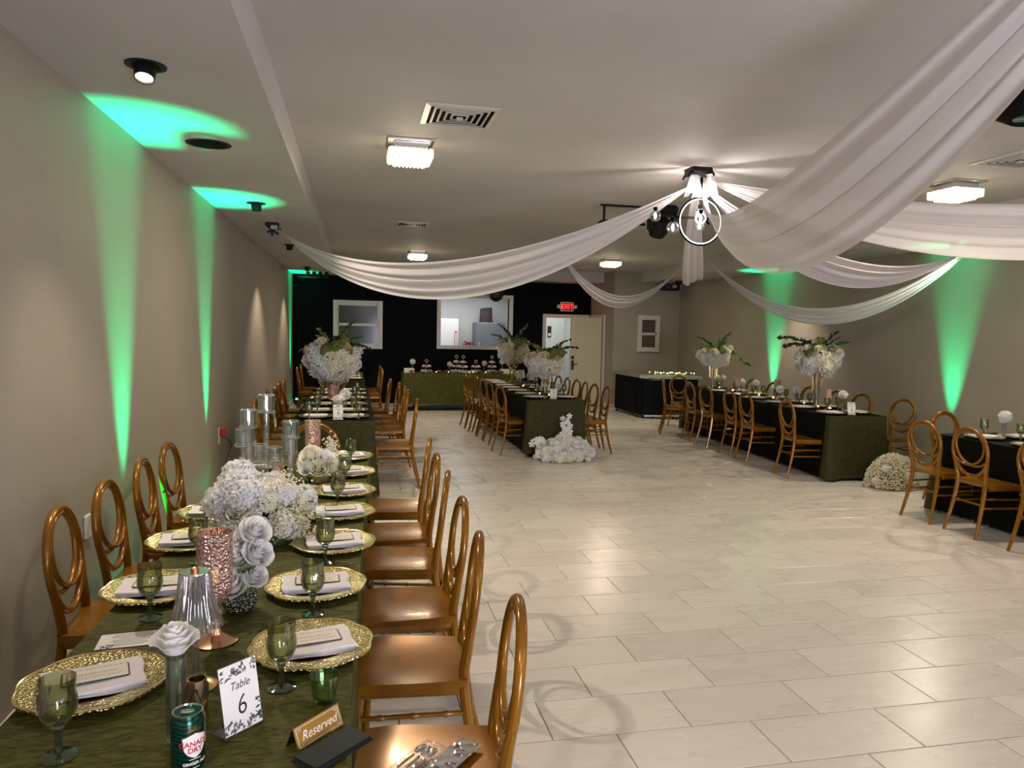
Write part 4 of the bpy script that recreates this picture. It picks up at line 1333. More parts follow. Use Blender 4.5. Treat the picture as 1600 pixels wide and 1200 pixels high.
LS = [leaf_spray_mesh(1, M['leaf']), leaf_spray_mesh(2, M['leaf_dark'], 26, droop=.5), leaf_spray_mesh(3, M['leaf_lime'], 20, droop=.3)]
def rot_to(d, spin=0):
    q = Vector((0, 0, 1)).rotation_difference(Vector(d).normalized())
    return (q.to_matrix() @ Matrix.Rotation(spin, 3, 'Z')).to_euler()
def gyp_mesh(seed, n, fn, r=.006):
    rr = random.Random(seed)
    mb = MB()
    for _ in range(n):
        p = Vector(fn(rr))
        q = r*rr.uniform(.6, 1.3)
        mb.add([p+Vector((q, 0, 0)), p+Vector((-q, 0, 0)), p+Vector((0, q, 0)), p+Vector((0, -q, 0)), p+Vector((0, 0, q)), p-Vector((0, 0, q))],
               [(0, 2, 4), (2, 1, 4), (1, 3, 4), (3, 0, 4), (2, 0, 5), (1, 2, 5), (3, 1, 5), (0, 3, 5)])
    return mb.mesh('babys_breath', M['gyp'], None)

# ================================================================== tall arrangements
def tall(label, x, y, z0, z1, rx, rz_, stand, seed, lean=(0, 0), nh=15, roses=4, peach=True, sprays=13, group='tall flower arrangements', gold=None, yellow=False):
    """stand from the table (z0) up to the flower ball centred at z1"""
    rr = random.Random(seed)
    t = thing('tall_flower_arrangement', label, 'flowers', (x, y, z0), 0, group)
    h_ = z1-z0
    if stand == 'urn':
        MB().lathe([(.10, 0), (.10, .012), (.075, .03), (.07, .10), (.085, .20), (.12, h_-.18)], 24).build('stand', M['rosegold'], t)
        for k in range(10):
            a = 2*PI*k/10
            MB().tube([(.12*math.cos(a), .12*math.sin(a), h_-.20), (.17*math.cos(a), .17*math.sin(a), h_-.30), (.12*math.cos(a), .12*math.sin(a), h_-.36)], .006, 5).build('bead_string', M['gold'], t)
    elif stand == 'twist':
        m_ = MB()
        for k in range(5):
            P = [((.045+.03*math.sin(PI*f*2)**2)*math.cos(2*PI*k/5+f*5), (.045+.03*math.sin(PI*f*2)**2)*math.sin(2*PI*k/5+f*5), f*(h_-.12)) for f in [i/20 for i in range(21)]]
            m_.tube(P, .010, 6)
        m_.lathe([(.10, 0), (.10, .012), (.03, .02)], 24)
        m_.build('stand', M['gold'], t)
    else:
        MB().lathe([(.085, 0), (.085, .010), (.03, .03), (.026, .10), (.04, h_*.5), (.075, h_-.12)], 20).build('stand', M['gold'] if stand == 'gold' else M['smoke_glass'], t)
        for k in range(8):
            a = 2*PI*k/8
            MB().tube([(.07*math.cos(a), .07*math.sin(a), h_-.12), (.055*math.cos(a), .055*math.sin(a), h_*.35)], .005, 5).build('gold_rod', M['gold'], t)
    pts = fib(nh+8)
    for k, p in enumerate(pts):
        if p[2] > .45: continue
        v = Vector((p[0]*rx*.70, p[1]*rx*.70, p[2]*rz_*.70))
        inst('hydrangea_bloom', HY[k % 4], t, v+Vector((0, 0, h_)), rot_to(p, rr.uniform(0, 6)), rx*rr.uniform(.34, .42))
    for k in range(10):
        a = rr.uniform(0, 6.28) if k < 4 else rr.uniform(-2.8, -.3)
        q_ = .42 if k < 4 else .80
        inst('green_bloom', HYG, t, (rx*q_*math.cos(a), rx*q_*math.sin(a), h_+rz_*(rr.uniform(.3, .7) if k < 4 else rr.uniform(.05, .75))), rot_to((math.cos(a), math.sin(a), .8)), rx*rr.uniform(.18, .26))
    for k in range(roses):
        a = -PI/2+(k-(roses-1)/2)*.85+rr.uniform(-.2, .2)
        v = Vector((rx*1.0*math.cos(a), rx*1.0*math.sin(a), rz_*rr.uniform(.30, .80)))
        inst('rose', (RP if peach and k % 2 == 0 else RC), t, v+Vector((0, 0, h_)), rot_to((v.x, v.y, .35)), rx*.20)
    if yellow:
        inst('rose', RY, t, (-rx*.9, -rx*.25, h_-rz_*.15), rot_to((-1, -.6, .1)), rx*.16)
    for k in range(sprays):
        a = 2*PI*k/sprays+rr.uniform(-.3, .3)
        s = rx*rr.uniform(.6, .95)
        if k % 4 == 3: a = rr.uniform(-2.6, -.5)
        inst('leaf_spray', LS[k % 3], t, (rx*.25*math.cos(a), rx*.25*math.sin(a), h_+rz_*.55), (rr.uniform(-.3, .3), -rr.uniform(.1, 1.1), a), s)
    for (dx, dz, s, tilt, k) in lean or ():
        inst('leaf_spray', LS[k], t, (dx*.3, -.05, h_+rz_*.5), (0, tilt, 0 if dx > 0 else PI), s)
    return t
tall('tall white hydrangea and rose arrangement on gold urn, second left table', -.275, 9.3, TZ, 1.27, .315, .27, 'urn', 1, lean=((.3, 0, .36, -.2, 1), (-.3, 0, .3, -.1, 1), (.1, 0, .40, -1.1, 0)), nh=24, yellow=True)
tall('tall peach rose arrangement on twisted gold stand, rear one of middle table', 2.565, 11.95, TZ, 1.33, .25, .20, 'twist', 2, lean=((-.2, 0, .36, -.6, 0), (-.1, 0, .40, -1.2, 1), (.15, 0, .38, -1.2, 0)))
tall('tall white and green arrangement on gold stand, front one of middle table', 2.70, 10.3, TZ, 1.22, .27, .20, 'gold', 3, lean=((.2, 0, .40, -.5, 1), (.2, 0, .36, -.9, 1), (-.15, 0, .34, -.7, 0)), nh=13)
tall('tall loose white and green arrangement near the far end of right wall table', 5.72, 11.0, TZ, 1.34, .26, .18, 'rod', 4, lean=((.3, 0, .55, .35, 0), (-.25, 0, .34, .1, 2), (-.2, 0, .30, -.9, 1), (.2, 0, .36, -1.1, 0)), nh=9, peach=False)
tall('tall white arrangement with arching greenery near front of right wall table', 5.80, 8.35, TZ, 1.38, .27, .20, 'rod', 5, lean=((-.3, 0, .50, -.55, 1), (-.2, 0, .44, -.35, 1), (.2, 0, .34, -.5, 0), (.1, 0, .30, -1.2, 1)), nh=12, peach=False)

# ================================================================== floor mounds
mo = thing('floor_flower_mound', 'white floor flower mound with upright orchid before middle table', 'flowers', (2.66, 9.01, 0), 0, 'floor flower mounds')
rr = random.Random(11)
k = 0
for i in range(150):
    a = rr.uniform(0, 2*PI); z_ = rr.uniform(0, 1)
    q = math.sqrt(1-z_*z_)*rr.uniform(.75, 1.02)
    xx, yy = .385*q*math.cos(a), .215*q*math.sin(a)
    zz = .035+.25*z_*rr.uniform(.8, 1.05)
    if yy > .16 and zz < .12: continue
    s_ = rr.uniform(.032, .058)
    inst('hydrangea_bloom', HY[1+i % 3], mo, (xx, yy, max(s_*1.1, zz)), (rr.uniform(0, 6), rr.uniform(0, 6), 0), s_)
for i in range(9):
    a = rr.uniform(PI, 2*PI)
    inst('carnation', CA, mo, (.36*math.cos(a), .20*math.sin(a), rr.uniform(.08, .26)), rot_to((math.cos(a), math.sin(a), .4)), rr.uniform(.05, .07))
def orchid_mesh():
    mb = MB()
    for k in range(5):
        a = PI/2+2*PI*k/5
        mb.add([(0, 0, 0), (.8*math.cos(a-.5), .8*math.sin(a-.5), .12), (1.1*math.cos(a), 1.1*math.sin(a), .0), (.8*math.cos(a+.5), .8*math.sin(a+.5), .12)], [(0, 1, 2, 3)])
    mb.sphere((0, 0, .1), .18, 6, 5)
    return mb.mesh('orchid_bloom', M['petal'], None)
OR = orchid_mesh()
MB().tube(spline([(-.01, .0, .2), (-.03, .0, .40), (.0, -.02, .56)], 6), .006, 6).build('orchid_stem', M['stem'], mo)
for i in range(12):
    f = i/11
    inst('orchid_bloom', OR, mo, (-.025+.05*math.sin(i*2.4)+.02*(1-f), -.05, .30+.28*f), (PI/2+rr.uniform(-.5, .5), 0, rr.uniform(-.6, .6)), .05*(1-.25*f))
for i in range(6):
    f = i/5
    inst('orchid_bloom', OR, mo, (-.32-.15*f, -.06+.03*math.sin(i*2), .22+.06*math.sin(f*3)), (PI/2+rr.uniform(-.5, .5), 0, rr.uniform(-.6, .6)), .045)
MB().tube(spline([(-.25, 0, .15), (-.38, -.04, .26), (-.49, -.05, .22)], 6), .005, 6).build('orchid_stem', M['stem'], mo)
MB().lathe([(.30, 0), (.30, .05), (.22, .14), (.08, .22), (.01, .23)], 20, mod=lambda a, i: 1-.42*abs(math.sin(a))).build('foam_base', M['bloom_core'], mo)
mo = thing('floor_flower_mound', 'domed mound of white gypsophila on the floor before right wall table', 'flowers', (5.86, 7.00, 0), 0, 'floor flower mounds')
def dome(rr):
    a = rr.uniform(0, 2*PI); z = rr.uniform(0, 1); q = math.sqrt(1-z*z)*rr.uniform(.86, 1.04)
    s = 1+.05*math.sin(5*a)+.04*math.sin(9*a+4*z)
    return (.29*q*s*math.cos(a), .22*q*s*math.sin(a), .012+.36*z*rr.uniform(.9, 1.05))
inst('gypsophila', gyp_mesh(3, 6500, dome, .0072), mo)['kind'] = 'stuff'
MB().lathe([(.24, 0), (.245, .05), (.22, .17), (.15, .26), (.01, .31)], 20, mod=lambda a, i: 1-.24*abs(math.sin(a))).build('foliage_core', mat('gypsophila_green', (.17, .16, .09), .8), mo)
for (xx, yy, zz) in ((-.20, -.13, .24), (-.25, -.06, .09), (.05, -.205, .16), (.17, -.16, .10), (.08, -.10, .33)):
    inst('carnation', CA, mo, (xx, yy, zz), rot_to((xx, yy, .2)), .038)

# ================================================================== bud vases
def bud_vase(x, y, label, hgt=.17, flower=None, fs=.05, r=.021, fz=None, group='single stem bud vases', water=False):
    t = thing('bud_vase', label, 'vase', (x, y, TZ), 0, group)
    MB().lathe([(r, 0), (r, .006), (r*.98, hgt), (r*.9, hgt), (r*.9, .008), (.002, .008)], 24).build('glass_cylinder', M['glass'], t)
    MB().tube([(0, 0, .012), (0.003, 0, (fz or hgt+.02))], .003, 6).build('stem', M['stem'], t)
    inst('bloom', flower or CA, t, (0, 0, (fz or hgt+.02)), (R.uniform(-.15, .15), R.uniform(-.15, .15), R.uniform(0, 6)), fs)
    return t
bud_vase(-.372, 1.625, 'clear cylinder vase holding one large white rose behind green can', .185, RW[0], .046, .021, .226)
bud_vase(-.17, 7.40, 'clear cylinder vase with one white rose behind number 9 sign', .15, RW[1], .065, .022, .185)
bud_vase(-.115, 8.2, 'clear vase with a pale flower in middle of second left table', .13, CA, .06, .02, .16)
for i, (u, y, z, s) in enumerate(((.03, 7.72, .22, .052), (.02, 8.75, .20, .05), (-.05, 9.05, .17, .05), (.0, 9.85, .20, .05), (.02, 10.35, .18, .055), (-.02, 10.95, .21, .05), (.05, 11.3, .19, .05))):
    x_, y_ = t8(u, y)
    bud_vase(x_, y_, 'slim vase with one white carnation on right wall table, %s' % nth(i), z-.03, CA, s, .016, z)
bud_vase(5.87, 5.62, 'slim vase with flat white carnation on the right edge table', .16, CA, .055, .016, .20)
bud_vase(2.60, 9.95, 'low vase with white flower beside number sign on middle table', .08, CA, .05, .02, .12)
bud_vase(2.82, 10.0, 'low vase with cream flower right of gold stand, middle table', .10, CA, .05, .02, .13)
bud_vase(2.78, 11.6, 'low vase with white flower right of the small white lamps', .12, CA, .06, .02, .17)
bud_vase(2.72, 12.3, 'small vase with white flower behind the rear gold stand', .12, CA, .04, .02, .17)
# ================================================================== table 6 decor
def rosegold(x, y, label, s=1.0, flame=True):
    t = thing('mosaic_candle_holder', label, 'candle holder', (x, y, TZ), 0, 'rose gold mosaic candle holders')
    t.scale = (s, s, s)
    MB().lathe([(.062, 0), (.063, .004), (.045, .010), (.020, .024), (.014, .040)], 28).build('foot', M['rosegold_plain'], t)
    MB().lathe([(.013, .038), (.018, .052), (.012, .066), (.020, .080), (.012, .095), (.016, .110)], 16).build('stem', M['rosegold'], t)
    MB().lathe([(.016, .108), (.036, .124), (.046, .145), (.048, .17), (.048, .30), (.051, .315), (.047, .315), (.044, .30), (.044, .15), (.004, .125)], 32).build('cup', M['rosegold'], t)
    MB().lathe([(.02, .13), (.022, .17), (.003, .172)], 14).build('candle', M['card'], t)
    MB().sphere((0, 0, .19), .016, 8, 6, (.7, .7, 1.5)).build('flame', M['flame'], t)
    return t
rosegold(-.385, 2.14, 'large rose gold mosaic candle holder between crystal lamp and roses', 1.0)
rosegold(-.402, 4.02, 'rose gold mosaic candle holder behind the crystal candelabra', .62)
rosegold(-.262, 4.72, 'pale gold mosaic candle holder before the far end chair', .98)
for i, (u, y, s) in enumerate(((.05, 8.05, .82), (.10, 9.4, .9), (-.10, 10.25, .9))):
    x_, y_ = t8(u, y)
    rosegold(x_, y_, 'lit rose gold mosaic candle holder on right wall table, %s' % nth(i), s)
x_ = rosegold(-.26, 8.75, 'glowing gold mosaic candle holder before the urn, second left table', .7)
# crystal lamp
la = thing('crystal_table_lamp', 'pleated crystal table lamp behind the single rose vase', 'lamp', (-.382, 1.87, TZ))
MB().lathe([(.050, 0), (.051, .004), (.035, .014), (.010, .022)], 28).build('base', M['gold'], la)
MB().lathe([(.0075, .02), (.0075, .25)], 12).build('pole', M['smoke_glass'], la)
def pl(a, i): return 1+(.035+.010*i)*math.cos(18*a)
MB().lathe([(.064, .152), (.060, .162), (.052, .185), (.044, .215), (.039, .245), (.036, .275), (.034, .290)], 108, mod=pl, cap0=False, cap1=False).build('shade', M['smoke_glass'], la, sharp=60)
MB().lathe([(.034, .2885), (.033, .292), (.002, .292)], 32).build('top_disc', M['chrome'], la)
MB().lathe([(.010, .292), (.010, .300), (.002, .303)], 12).build('switch', mat('copper', (.5, .25, .12), .3, 1), la)
# small gold votive
vo = thing('gold_votive', 'small gold chevron votive candle behind the green can', 'candle holder', (-.345, 1.70, TZ))
MB().lathe([(.020, 0), (.022, .004), (.021, .10), (.018, .10), (.018, .01), (.002, .008)], 24, mod=lambda a, i: 1+.04*math.cos(8*a)).build('cup', mat('gold_mercury', (.72, .50, .30), .25, 1), vo)
for k in range(6):
    a = 2*PI*k/6
    P = [((.0225)*math.cos(a+d), .0225*math.sin(a+d), z) for d, z in ((-.42, .085), (0, .055), (.42, .085))]
    MB().tube(P, .0025, 5).build('chevron', M['ink'], vo)
    P = [((.0225)*math.cos(a+d), .0225*math.sin(a+d), z) for d, z in ((-.42, .05), (0, .02), (.42, .05))]
    MB().tube(P, .0025, 5).build('chevron', M['gold'], vo)
# drink can
CR = .0325
can = thing('drink_can', 'green ginger ale can standing at the near table edge', 'can', (-.326, 1.515, TZ), 0)
m = M['can'] = mat('can_green', (.008, .085, .055), .22, .6)
wv = N(m, 'ShaderNodeTexWave'); wv.inputs['Scale'].default_value = 40; wv.inputs['Distortion'].default_value = 6; wv.inputs['Detail'].default_value = 1
wv.wave_type = 'RINGS'
L(m, coords(m), wv.inputs['Vector'])
L(m, ramp(m, wv.outputs['Fac'], [(.35, (.002, .022, .017)), (.6, (.006, .065, .042))]), BS(m).inputs['Base Color'])
MB().lathe([(.022, .001), (.026, .0), (CR-.001, .010), (CR, .014), (CR, .108), (CR-.002, .113), (.028, .120)], 40).build('body', M['can'], can)
MB().lathe([(.0285, .1195), (.0285, .1225), (.0265, .1225), (.0255, .1185), (.002, .1175)], 40, cap0=False).build('lid', M['chrome'], can)
MB().lathe([(.010, .1185), (.011, .1205), (.008, .121)], 16, mod=lambda a, i: 1+.25*math.cos(2*a)).build('pull_tab', M['chrome'], can)
FACE = math.atan2(-1.515, .326)+.42        # side turned to the viewer
def wrap(me, z, name, parent, off=.0004):
    for v in me.vertices:
        a = FACE+v.co.x/CR
        r = CR+off+v.co.z
        h0 = v.co.y+z
        v.co = (r*math.cos(a), r*math.sin(a), h0)
    me.update()
    return inst(name, me, parent)
def patch(poly, z, mt, name, off):
    """flat label shape wrapped round the can"""
    n = 14
    xs = [p[0] for p in poly]; x0, x1 = min(xs), max(xs)
    def span(x):
        ys = []
        for i in range(len(poly)):
            (ax, ay), (bx, by) = poly[i], poly[(i+1) % len(poly)]
            if ax != bx and min(ax, bx)-1e-9 <= x <= max(ax, bx)+1e-9: ys.append(ay+(by-ay)*(x-ax)/(bx-ax))
        return min(ys), max(ys)
    vs, fs = [], []
    for i in range(n+1):
        x = x0+(x1-x0)*i/n
        lo, hi = span(x)
        a = FACE+x/CR
        for h0 in (lo, hi): vs.append(((CR+off)*math.cos(a), (CR+off)*math.sin(a), z+h0))
    for i in range(n): fs.append((2*i, 2*i+2, 2*i+3, 2*i+1))
    mb = MB(); mb.add(vs, fs)
    return mb.build(name, mt, can, sharp=None)
SH = [(-.024, .016), (-.012, .020), (0, .024), (.012, .020), (.024, .016), (.0225, -.006), (.013, -.019), (0, -.026), (-.013, -.019), (-.0225, -.006)]
patch([(x*1.08, y*1.08) for x, y in SH], .063, M['gold'], 'shield_edge', .0003)
patch(SH, .063, M['paper'], 'shield', .0006)
patch([(-.014, .0), (-.010, .008), (-.005, .002), (0, .010), (.005, .002), (.010, .008), (.014, .0), (.013, -.003), (-.013, -.003)], .094, M['gold'], 'crown', .0003)
crimson = mat('label_red', (.50, .01, .03), .4)
wrap(text_mesh('CANADA', .0150, crimson, bold=.0003, extrude=.0001, wide=.95), .066, 'lettering', can, .0009)
wrap(text_mesh('DRY', .0145, crimson, bold=.0004, extrude=.0001, wide=1.0), .053, 'lettering', can, .0009)
wrap(text_mesh('GINGER ALE', .0085, M['paper'], bold=.0002, extrude=.0001), .026, 'lettering', can, .0006)
for z_, wd in ((.035, .012), (.017, .009)):
    patch([(-wd, -.0007), (-wd, .0007), (wd, .0007), (wd, -.0007)], z_, M['paper'], 'small_print_line', .0004)

# number signs
def number_sign(x, y, rz, num, label, word='Table', s=1.0, word_size=.024):
    t = thing('table_number_sign', label, 'sign', (x, y, TZ), rz, 'table number signs')
    t.scale = (s, s, s)
    W_, H_ = .098, .150
    MB().cbox((0, .022, .0015), (W_, .05, .003)).build('stand_foot', M['acrylic'], t, sharp=None)
    tl = Matrix.Translation((0, 0, .003)) @ Matrix.Rotation(math.radians(-11), 4, 'X')
    b = MB(); b.M = tl
    b.cbox((0, .001, H_/2), (W_, .003, H_))
    b.build('acrylic_panel', M['acrylic'], t, sharp=None)
    c = MB(); c.M = tl
    c.cbox((0, -.0012, H_/2), (W_-.004, .0008, H_-.004))
    pp = c.build('paper_sheet', M['paper'], t, sharp=None)
    def txt(body, size, z, sh=0, bold=0, wide=1):
        o = inst('lettering', text_mesh(body, size, M['ink'], sh, .0001, bold=bold, wide=wide), pp)
        o.matrix_local = tl @ Matrix.Translation((0, -.0018, z)) @ Matrix.Rotation(PI/2, 4, 'X')
    txt(word, word_size, .100, .35, 0, .95)
    txt(num, .062, .055, .12, -.0004, .85)
    rr = random.Random(4)
    for (cx, cz, n, sp) in ((.018, .133, 26, .030), (-.030, .128, 12, .02), (.036, .020, 18, .016), (-.030, .018, 16, .022), (.005, .012, 14, .034), (.042, .045, 6, .008)):
        lm = MB(); lm.M = tl
        for k in range(n):
            px, pz = cx+rr.uniform(-sp, sp), cz+rr.uniform(-.011, .011)
            px, pz = max(-.045, min(.045, px)), max(.006, min(.144, pz))
            a = rr.uniform(0, PI); l_ = rr.uniform(.004, .008)
            dx, dz = math.cos(a)*l_, math.sin(a)*l_
            lm.add([(px-dx, -.0018, pz-dz), (px-dz*.4, -.0018, pz+dx*.4), (px+dx, -.0018, pz+dz), (px+dz*.4, -.0018, pz-dx*.4)], [(0, 3, 2, 1)])
        lm.build('leaf_print', M['leafprint'], pp, sharp=None)
    return t
number_sign(-.236, 1.640, math.radians(44), '6', 'acrylic sign reading Table 6 on the near table')
number_sign(-.165, 7.22, math.radians(4), '9', 'acrylic sign reading 9 at front of the second left table')
number_sign(2.575, 9.36, math.radians(-4), '7', 'acrylic number sign at front edge of the middle table', s=.95)
number_sign(5.655, 7.46, math.radians(-10), '8', 'acrylic sign reading 8 at front of the right table', s=1.0)

# reserved tent sign
rs = thing('reserved_sign', 'gold and black tent sign reading Reserved beside the phone', 'sign', (-.082, 1.597, TZ), math.radians(47))
gp = mat('gold_foil', (.50, .31, .08), .28, .9)
for s, mt in ((-1, gp), (1, M['black'])):
    b = MB(); b.M = Matrix.Translation((0, s*.019, .0)) @ Matrix.Rotation(math.radians(s*23), 4, 'X')
    b.cbox((0, 0, .024), (.132, .0016, .048))
    pn = b.build('panel', mt, rs, sharp=None)
    if s < 0:
        TLm = b.M
        o = inst('lettering', text_mesh('Reserved', .027, M['paper'], .4, .0002), pn)
        o.matrix_local = TLm @ Matrix.Translation((0, -.0012, .023)) @ Matrix.Rotation(PI/2, 4, 'X')
        fr2 = MB(); fr2.M = TLm
        for (a, b_, c, d) in ((-.061, .061, .004, .005), (-.061, .061, .043, .044), (-.061, -.060, .004, .044), (.060, .061, .004, .044)):
            fr2.box(a, b_, -.0016, -.0008, c, d)
        for sx in (-1, 1):
            for z_ in (.009, .039):
                fr2.add([(sx*.060, -.0016, z_-.004), (sx*.046, -.0016, z_), (sx*.060, -.0016, z_+.004), (sx*.052, -.0016, z_+.001)], [(0, 1, 2, 3), (3, 2, 1, 0)])
        fr2.build('border', M['paper'], pn, sharp=None)
# phone in a black case
ph_ = thing('phone', 'black phone in a dark case lying by the Reserved sign', 'phone', (-.042, 1.520, TZ), math.radians(43))
MB().cbox((0, 0, .007), (.162, .078, .012), bev=.006).build('case', mat('black_rubber', (.004, .006, .007), .5, Specular_IOR_Level=.25), ph_)
MB().cbox((0, 0, .0145), (.150, .069, .003), bev=.001).build('cover', mat('black_leather', (.005, .008, .009), .5, Specular_IOR_Level=.2), ph_)
# green votive cup
gv = thing('green_votive', 'short clear green glass votive behind the Reserved sign', 'candle holder', (-.070, 1.745, TZ))
MB().lathe([(.022, 0), (.026, .004), (.034, .060), (.035, .066), (.033, .066), (.024, .010), (.002, .008)], 40, mod=lambda a, i: 1+.02*math.cos(12*a)).build('cup', glassy('pale_green_glass', (.80, .92, .72), .08, .03, .05, (.12, .2, .07)), gv)
MB().lathe([(.018, .008), (.019, .014), (.003, .015)], 16).build('candle', M['leaf_lime'], gv)
# menu sheets
def menu(x, y, rz, label):
    t = thing('menu_sheet', label, 'menu', (x, y, TZ), math.radians(rz), 'printed menu sheets')
    MB().cbox((0, 0, .0012), (.15, .10, .0014)).build('sheet', M['paper'], t, sharp=None)
    mb = MB()
    for k in range(9):
        w_ = R.uniform(.03, .06)
        mb.box(-w_+.01, w_+.01, .038-.0095*k, .041-.0095*k, .0019, .0021)
    mb.build('text_lines', M['leafprint'], t, sharp=None)
    mb = MB()
    for k in range(14):
        a = R.uniform(0, PI); px, py = -.06+R.uniform(-.012, .03), -.04+R.uniform(-.008, .012)
        mb.add([(px-.007*math.cos(a), py-.007*math.sin(a), .0021), (px+.003*math.sin(a), py-.003*math.cos(a), .0021), (px+.007*math.cos(a), py+.007*math.sin(a), .0021), (px-.003*math.sin(a), py+.003*math.cos(a), .0021)], [(0, 1, 2, 3)])
    mb.build('leaf_print', M['leafprint'], t, sharp=None)
menu(-.625, 2.185, 6, 'printed menu sheet on near table beside the white rose')
menu(-.17, 4.22, 4, 'printed menu sheet between plates beyond the white mound')
menu(-.10, 3.23, 3, 'printed menu sheet beneath the fourth aisle side plate')
# unidentified black handled thing on the far plate
kn = thing('dark_folded_object', 'dark folded pen shaped object on the far aisle corner of near table', 'utensil', (.02, 5.22, TZ), math.radians(35))
MB().cbox((0, 0, .012), (.13, .03, .02), bev=.008).build('handle', M['black'], kn)
MB().cbox((.06, .03, .003), (.12, .04, .003)).build('blade', M['chrome'], kn, sharp=None)

# roses in the crystal bowl
rb = thing('rose_bowl', 'crystal mosaic bowl of white roses behind large rose gold holder', 'flowers', (-.352, 2.36, TZ))
MB().lathe([(.030, 0), (.045, .010), (.056, .035), (.056, .058), (.048, .075), (.044, .070)], 32).build('bowl', M['crystal_bowl'], rb)
for (x, y, z, s, k) in ((-.018, -.045, .105, .052, 0), (.048, -.020, .120, .042, 1), (.055, .0, .185, .050, 0), (.045, .02, .250, .050, 1), (-.01, .02, .165, .045, 0), (.01, .06, .215, .045, 1)):
    inst('rose', RW[k], rb, (x, y, z), rot_to((x*1.2, -.07, .09), R.uniform(0, 6)), s)
for k in range(5): inst('leaf_spray', LS[0], rb, (0, 0, .1), (0, -.8, R.uniform(0, 6)), .09)
def gb(rr): return (rr.gauss(-.02, .03), rr.gauss(.06, .03), max(.08, rr.gauss(.19, .035)))
inst('gypsophila', gyp_mesh(21, 260, gb, .004), rb)['kind'] = 'stuff'

# big white centrepiece with crystal candelabra
mo = thing('flower_centrepiece', 'large white hydrangea and gypsophila centrepiece around crystal candelabra, near table', 'flowers', (-.385, 3.20, TZ))
rr = random.Random(31)
spots = []
for i in range(34):
    a = 2*PI*i*.381966; q = math.sqrt((i+.5)/34)
    x, y = .20*q*math.cos(a), .155*q*math.sin(a)
    z = .065+.15*(1-q*q)**.5+rr.uniform(-.03, .035)+(.05 if x < -.06 else 0)
    spots.append((x, y, z))
for i, (x, y, z) in enumerate(spots):
    inst('hydrangea_bloom', HY[(0, 1)[i % 2]] if x < .02 else HY[(1, 2, 3)[i % 3]], mo, (x, y, z), (rr.uniform(0, 6), rr.uniform(0, 6), 0), rr.uniform(.040, .060)*(1.15 if x < -.05 else 1))
for i in range(8):
    a = rr.uniform(-2.6, -.4)
    inst('carnation', CA, mo, (.19*math.cos(a), .15*math.sin(a), rr.uniform(.05, .16)), rot_to((math.cos(a), math.sin(a), .4)), rr.uniform(.028, .04))
for (x, y, z, s, k) in ((-.06, -.16, .155, .058, 0), (.0, -.20, .10, .05, 1), (-.02, .0, .23, .055, 1)):
    inst('rose', RC if k == 0 else RW[0], mo, (x, y, z), rot_to((x*.6, -.12, .16), rr.uniform(0, 6)), s)
def gb(rr):
    c = ((-.15, -.13, .09), (.08, -.10, .15), (.15, -.13, .09), (.10, .0, .20), (-.02, -.18, .06))[rr.randrange(5)]
    return (rr.gauss(c[0], .035), rr.gauss(c[1], .03), max(.01, rr.gauss(c[2], .035)))
inst('gypsophila', gyp_mesh(22, 2200, gb, .0048), mo)['kind'] = 'stuff'
for k in range(16):
    a = rr.uniform(0, 6.28)
    inst('leaf_spray', LS[k % 3], mo, (.10*math.cos(a), .08*math.sin(a), rr.uniform(.06, .15)), (0, -rr.uniform(.1, 1.0), a), .13)
tw = MB()
for k in range(6):
    tw.tube(spline([(-.09+.01*k, -.08, .16), (-.12+.022*k, -.08, .24+.01*(k % 3)), (-.14+.03*k, -.07, .27+.012*(k % 2))], 5), .0013, 4)
tw.build('twigs', mat('dark_twig', (.03, .025, .02), .7), mo)
MB().lathe([(.16, 0), (.17, .03), (.12, .08)], 20).build('foam_base', M['stem'], mo)
cd = thing('crystal_candelabra', 'cluster of tall clear glass candle cylinders rising from white centrepiece', 'candelabra', (-.39, 3.42, TZ))
MB().lathe([(.10, 0), (.10, .012), (.02, .02)], 24).build('base', M['glass'], cd)
for (x, y, z, r) in ((-.002, .0, .585, .036), (-.075, -.02, .520, .036), (-.105, .03, .428, .034), (.105, -.02, .470, .036), (.095, .05, .39, .034), (-.015, -.07, .20, .032), (-.045, .10, .345, .034), (.02, .12, .33, .034)):
    s_ = MB().lathe([(.012, .015), (.0115, z-.085), (.016, z-.082), (.016, z-.078)], 16).build('rod', M['glass'], cd, (x, y, 0))
    MB().lathe([(r+.004, z-.080), (r+.005, z-.072), (r, z-.070), (r, z), (r-.003, z), (r-.003, z-.068), (.002, z-.068)], 28).build('cup', M['glass'], cd, (x, y, 0))
    e_ = MB()
    for zz, q in ((z, r-.001), (z-.074, r+.003)): e_.tube([(q*math.cos(2*PI*k/28), q*math.sin(2*PI*k/28), zz) for k in range(28)], .0016, 5, True, up=(0, 0, 1))
    e_.build('rim', M['glass_edge_glint'], cd, (x, y, 0))  # pale rings paint the bright outline of thick glass
# second rose cluster
rb = thing('rose_bowl', 'ivory fabric roses in low gold bowl beyond the candelabra', 'flowers', (-.205, 4.28, TZ))
MB().lathe([(.04, 0), (.05, .01), (.075, .05), (.07, .075), (.06, .07)], 28).build('bowl', M['charger'], rb)
for (x, y, z, s, k) in ((-.045, 0, .165, .066, 0), (.03, -.03, .145, .064, 1), (.085, -.05, .10, .060, 0), (-.07, .03, .11, .055, 1), (.03, .05, .15, .055, 1), (.0, -.065, .10, .055, 0), (-.06, -.04, .10, .05, 1)):
    inst('rose', (RC, RW[0])[k], rb, (x, y, z), rot_to((x, y-.08, .12), R.uniform(0, 6)), s)
def gb(rr): return (rr.gauss(.07, .02), rr.gauss(.05, .02), max(.03, rr.gauss(.20, .03)))
inst('gypsophila', gyp_mesh(23, 220, gb, .005), rb)['kind'] = 'stuff'
for k in range(4): inst('hydrangea_bloom', HY[2], rb, (-.08+.05*k, .08, .10), (k, k, 0), .045)

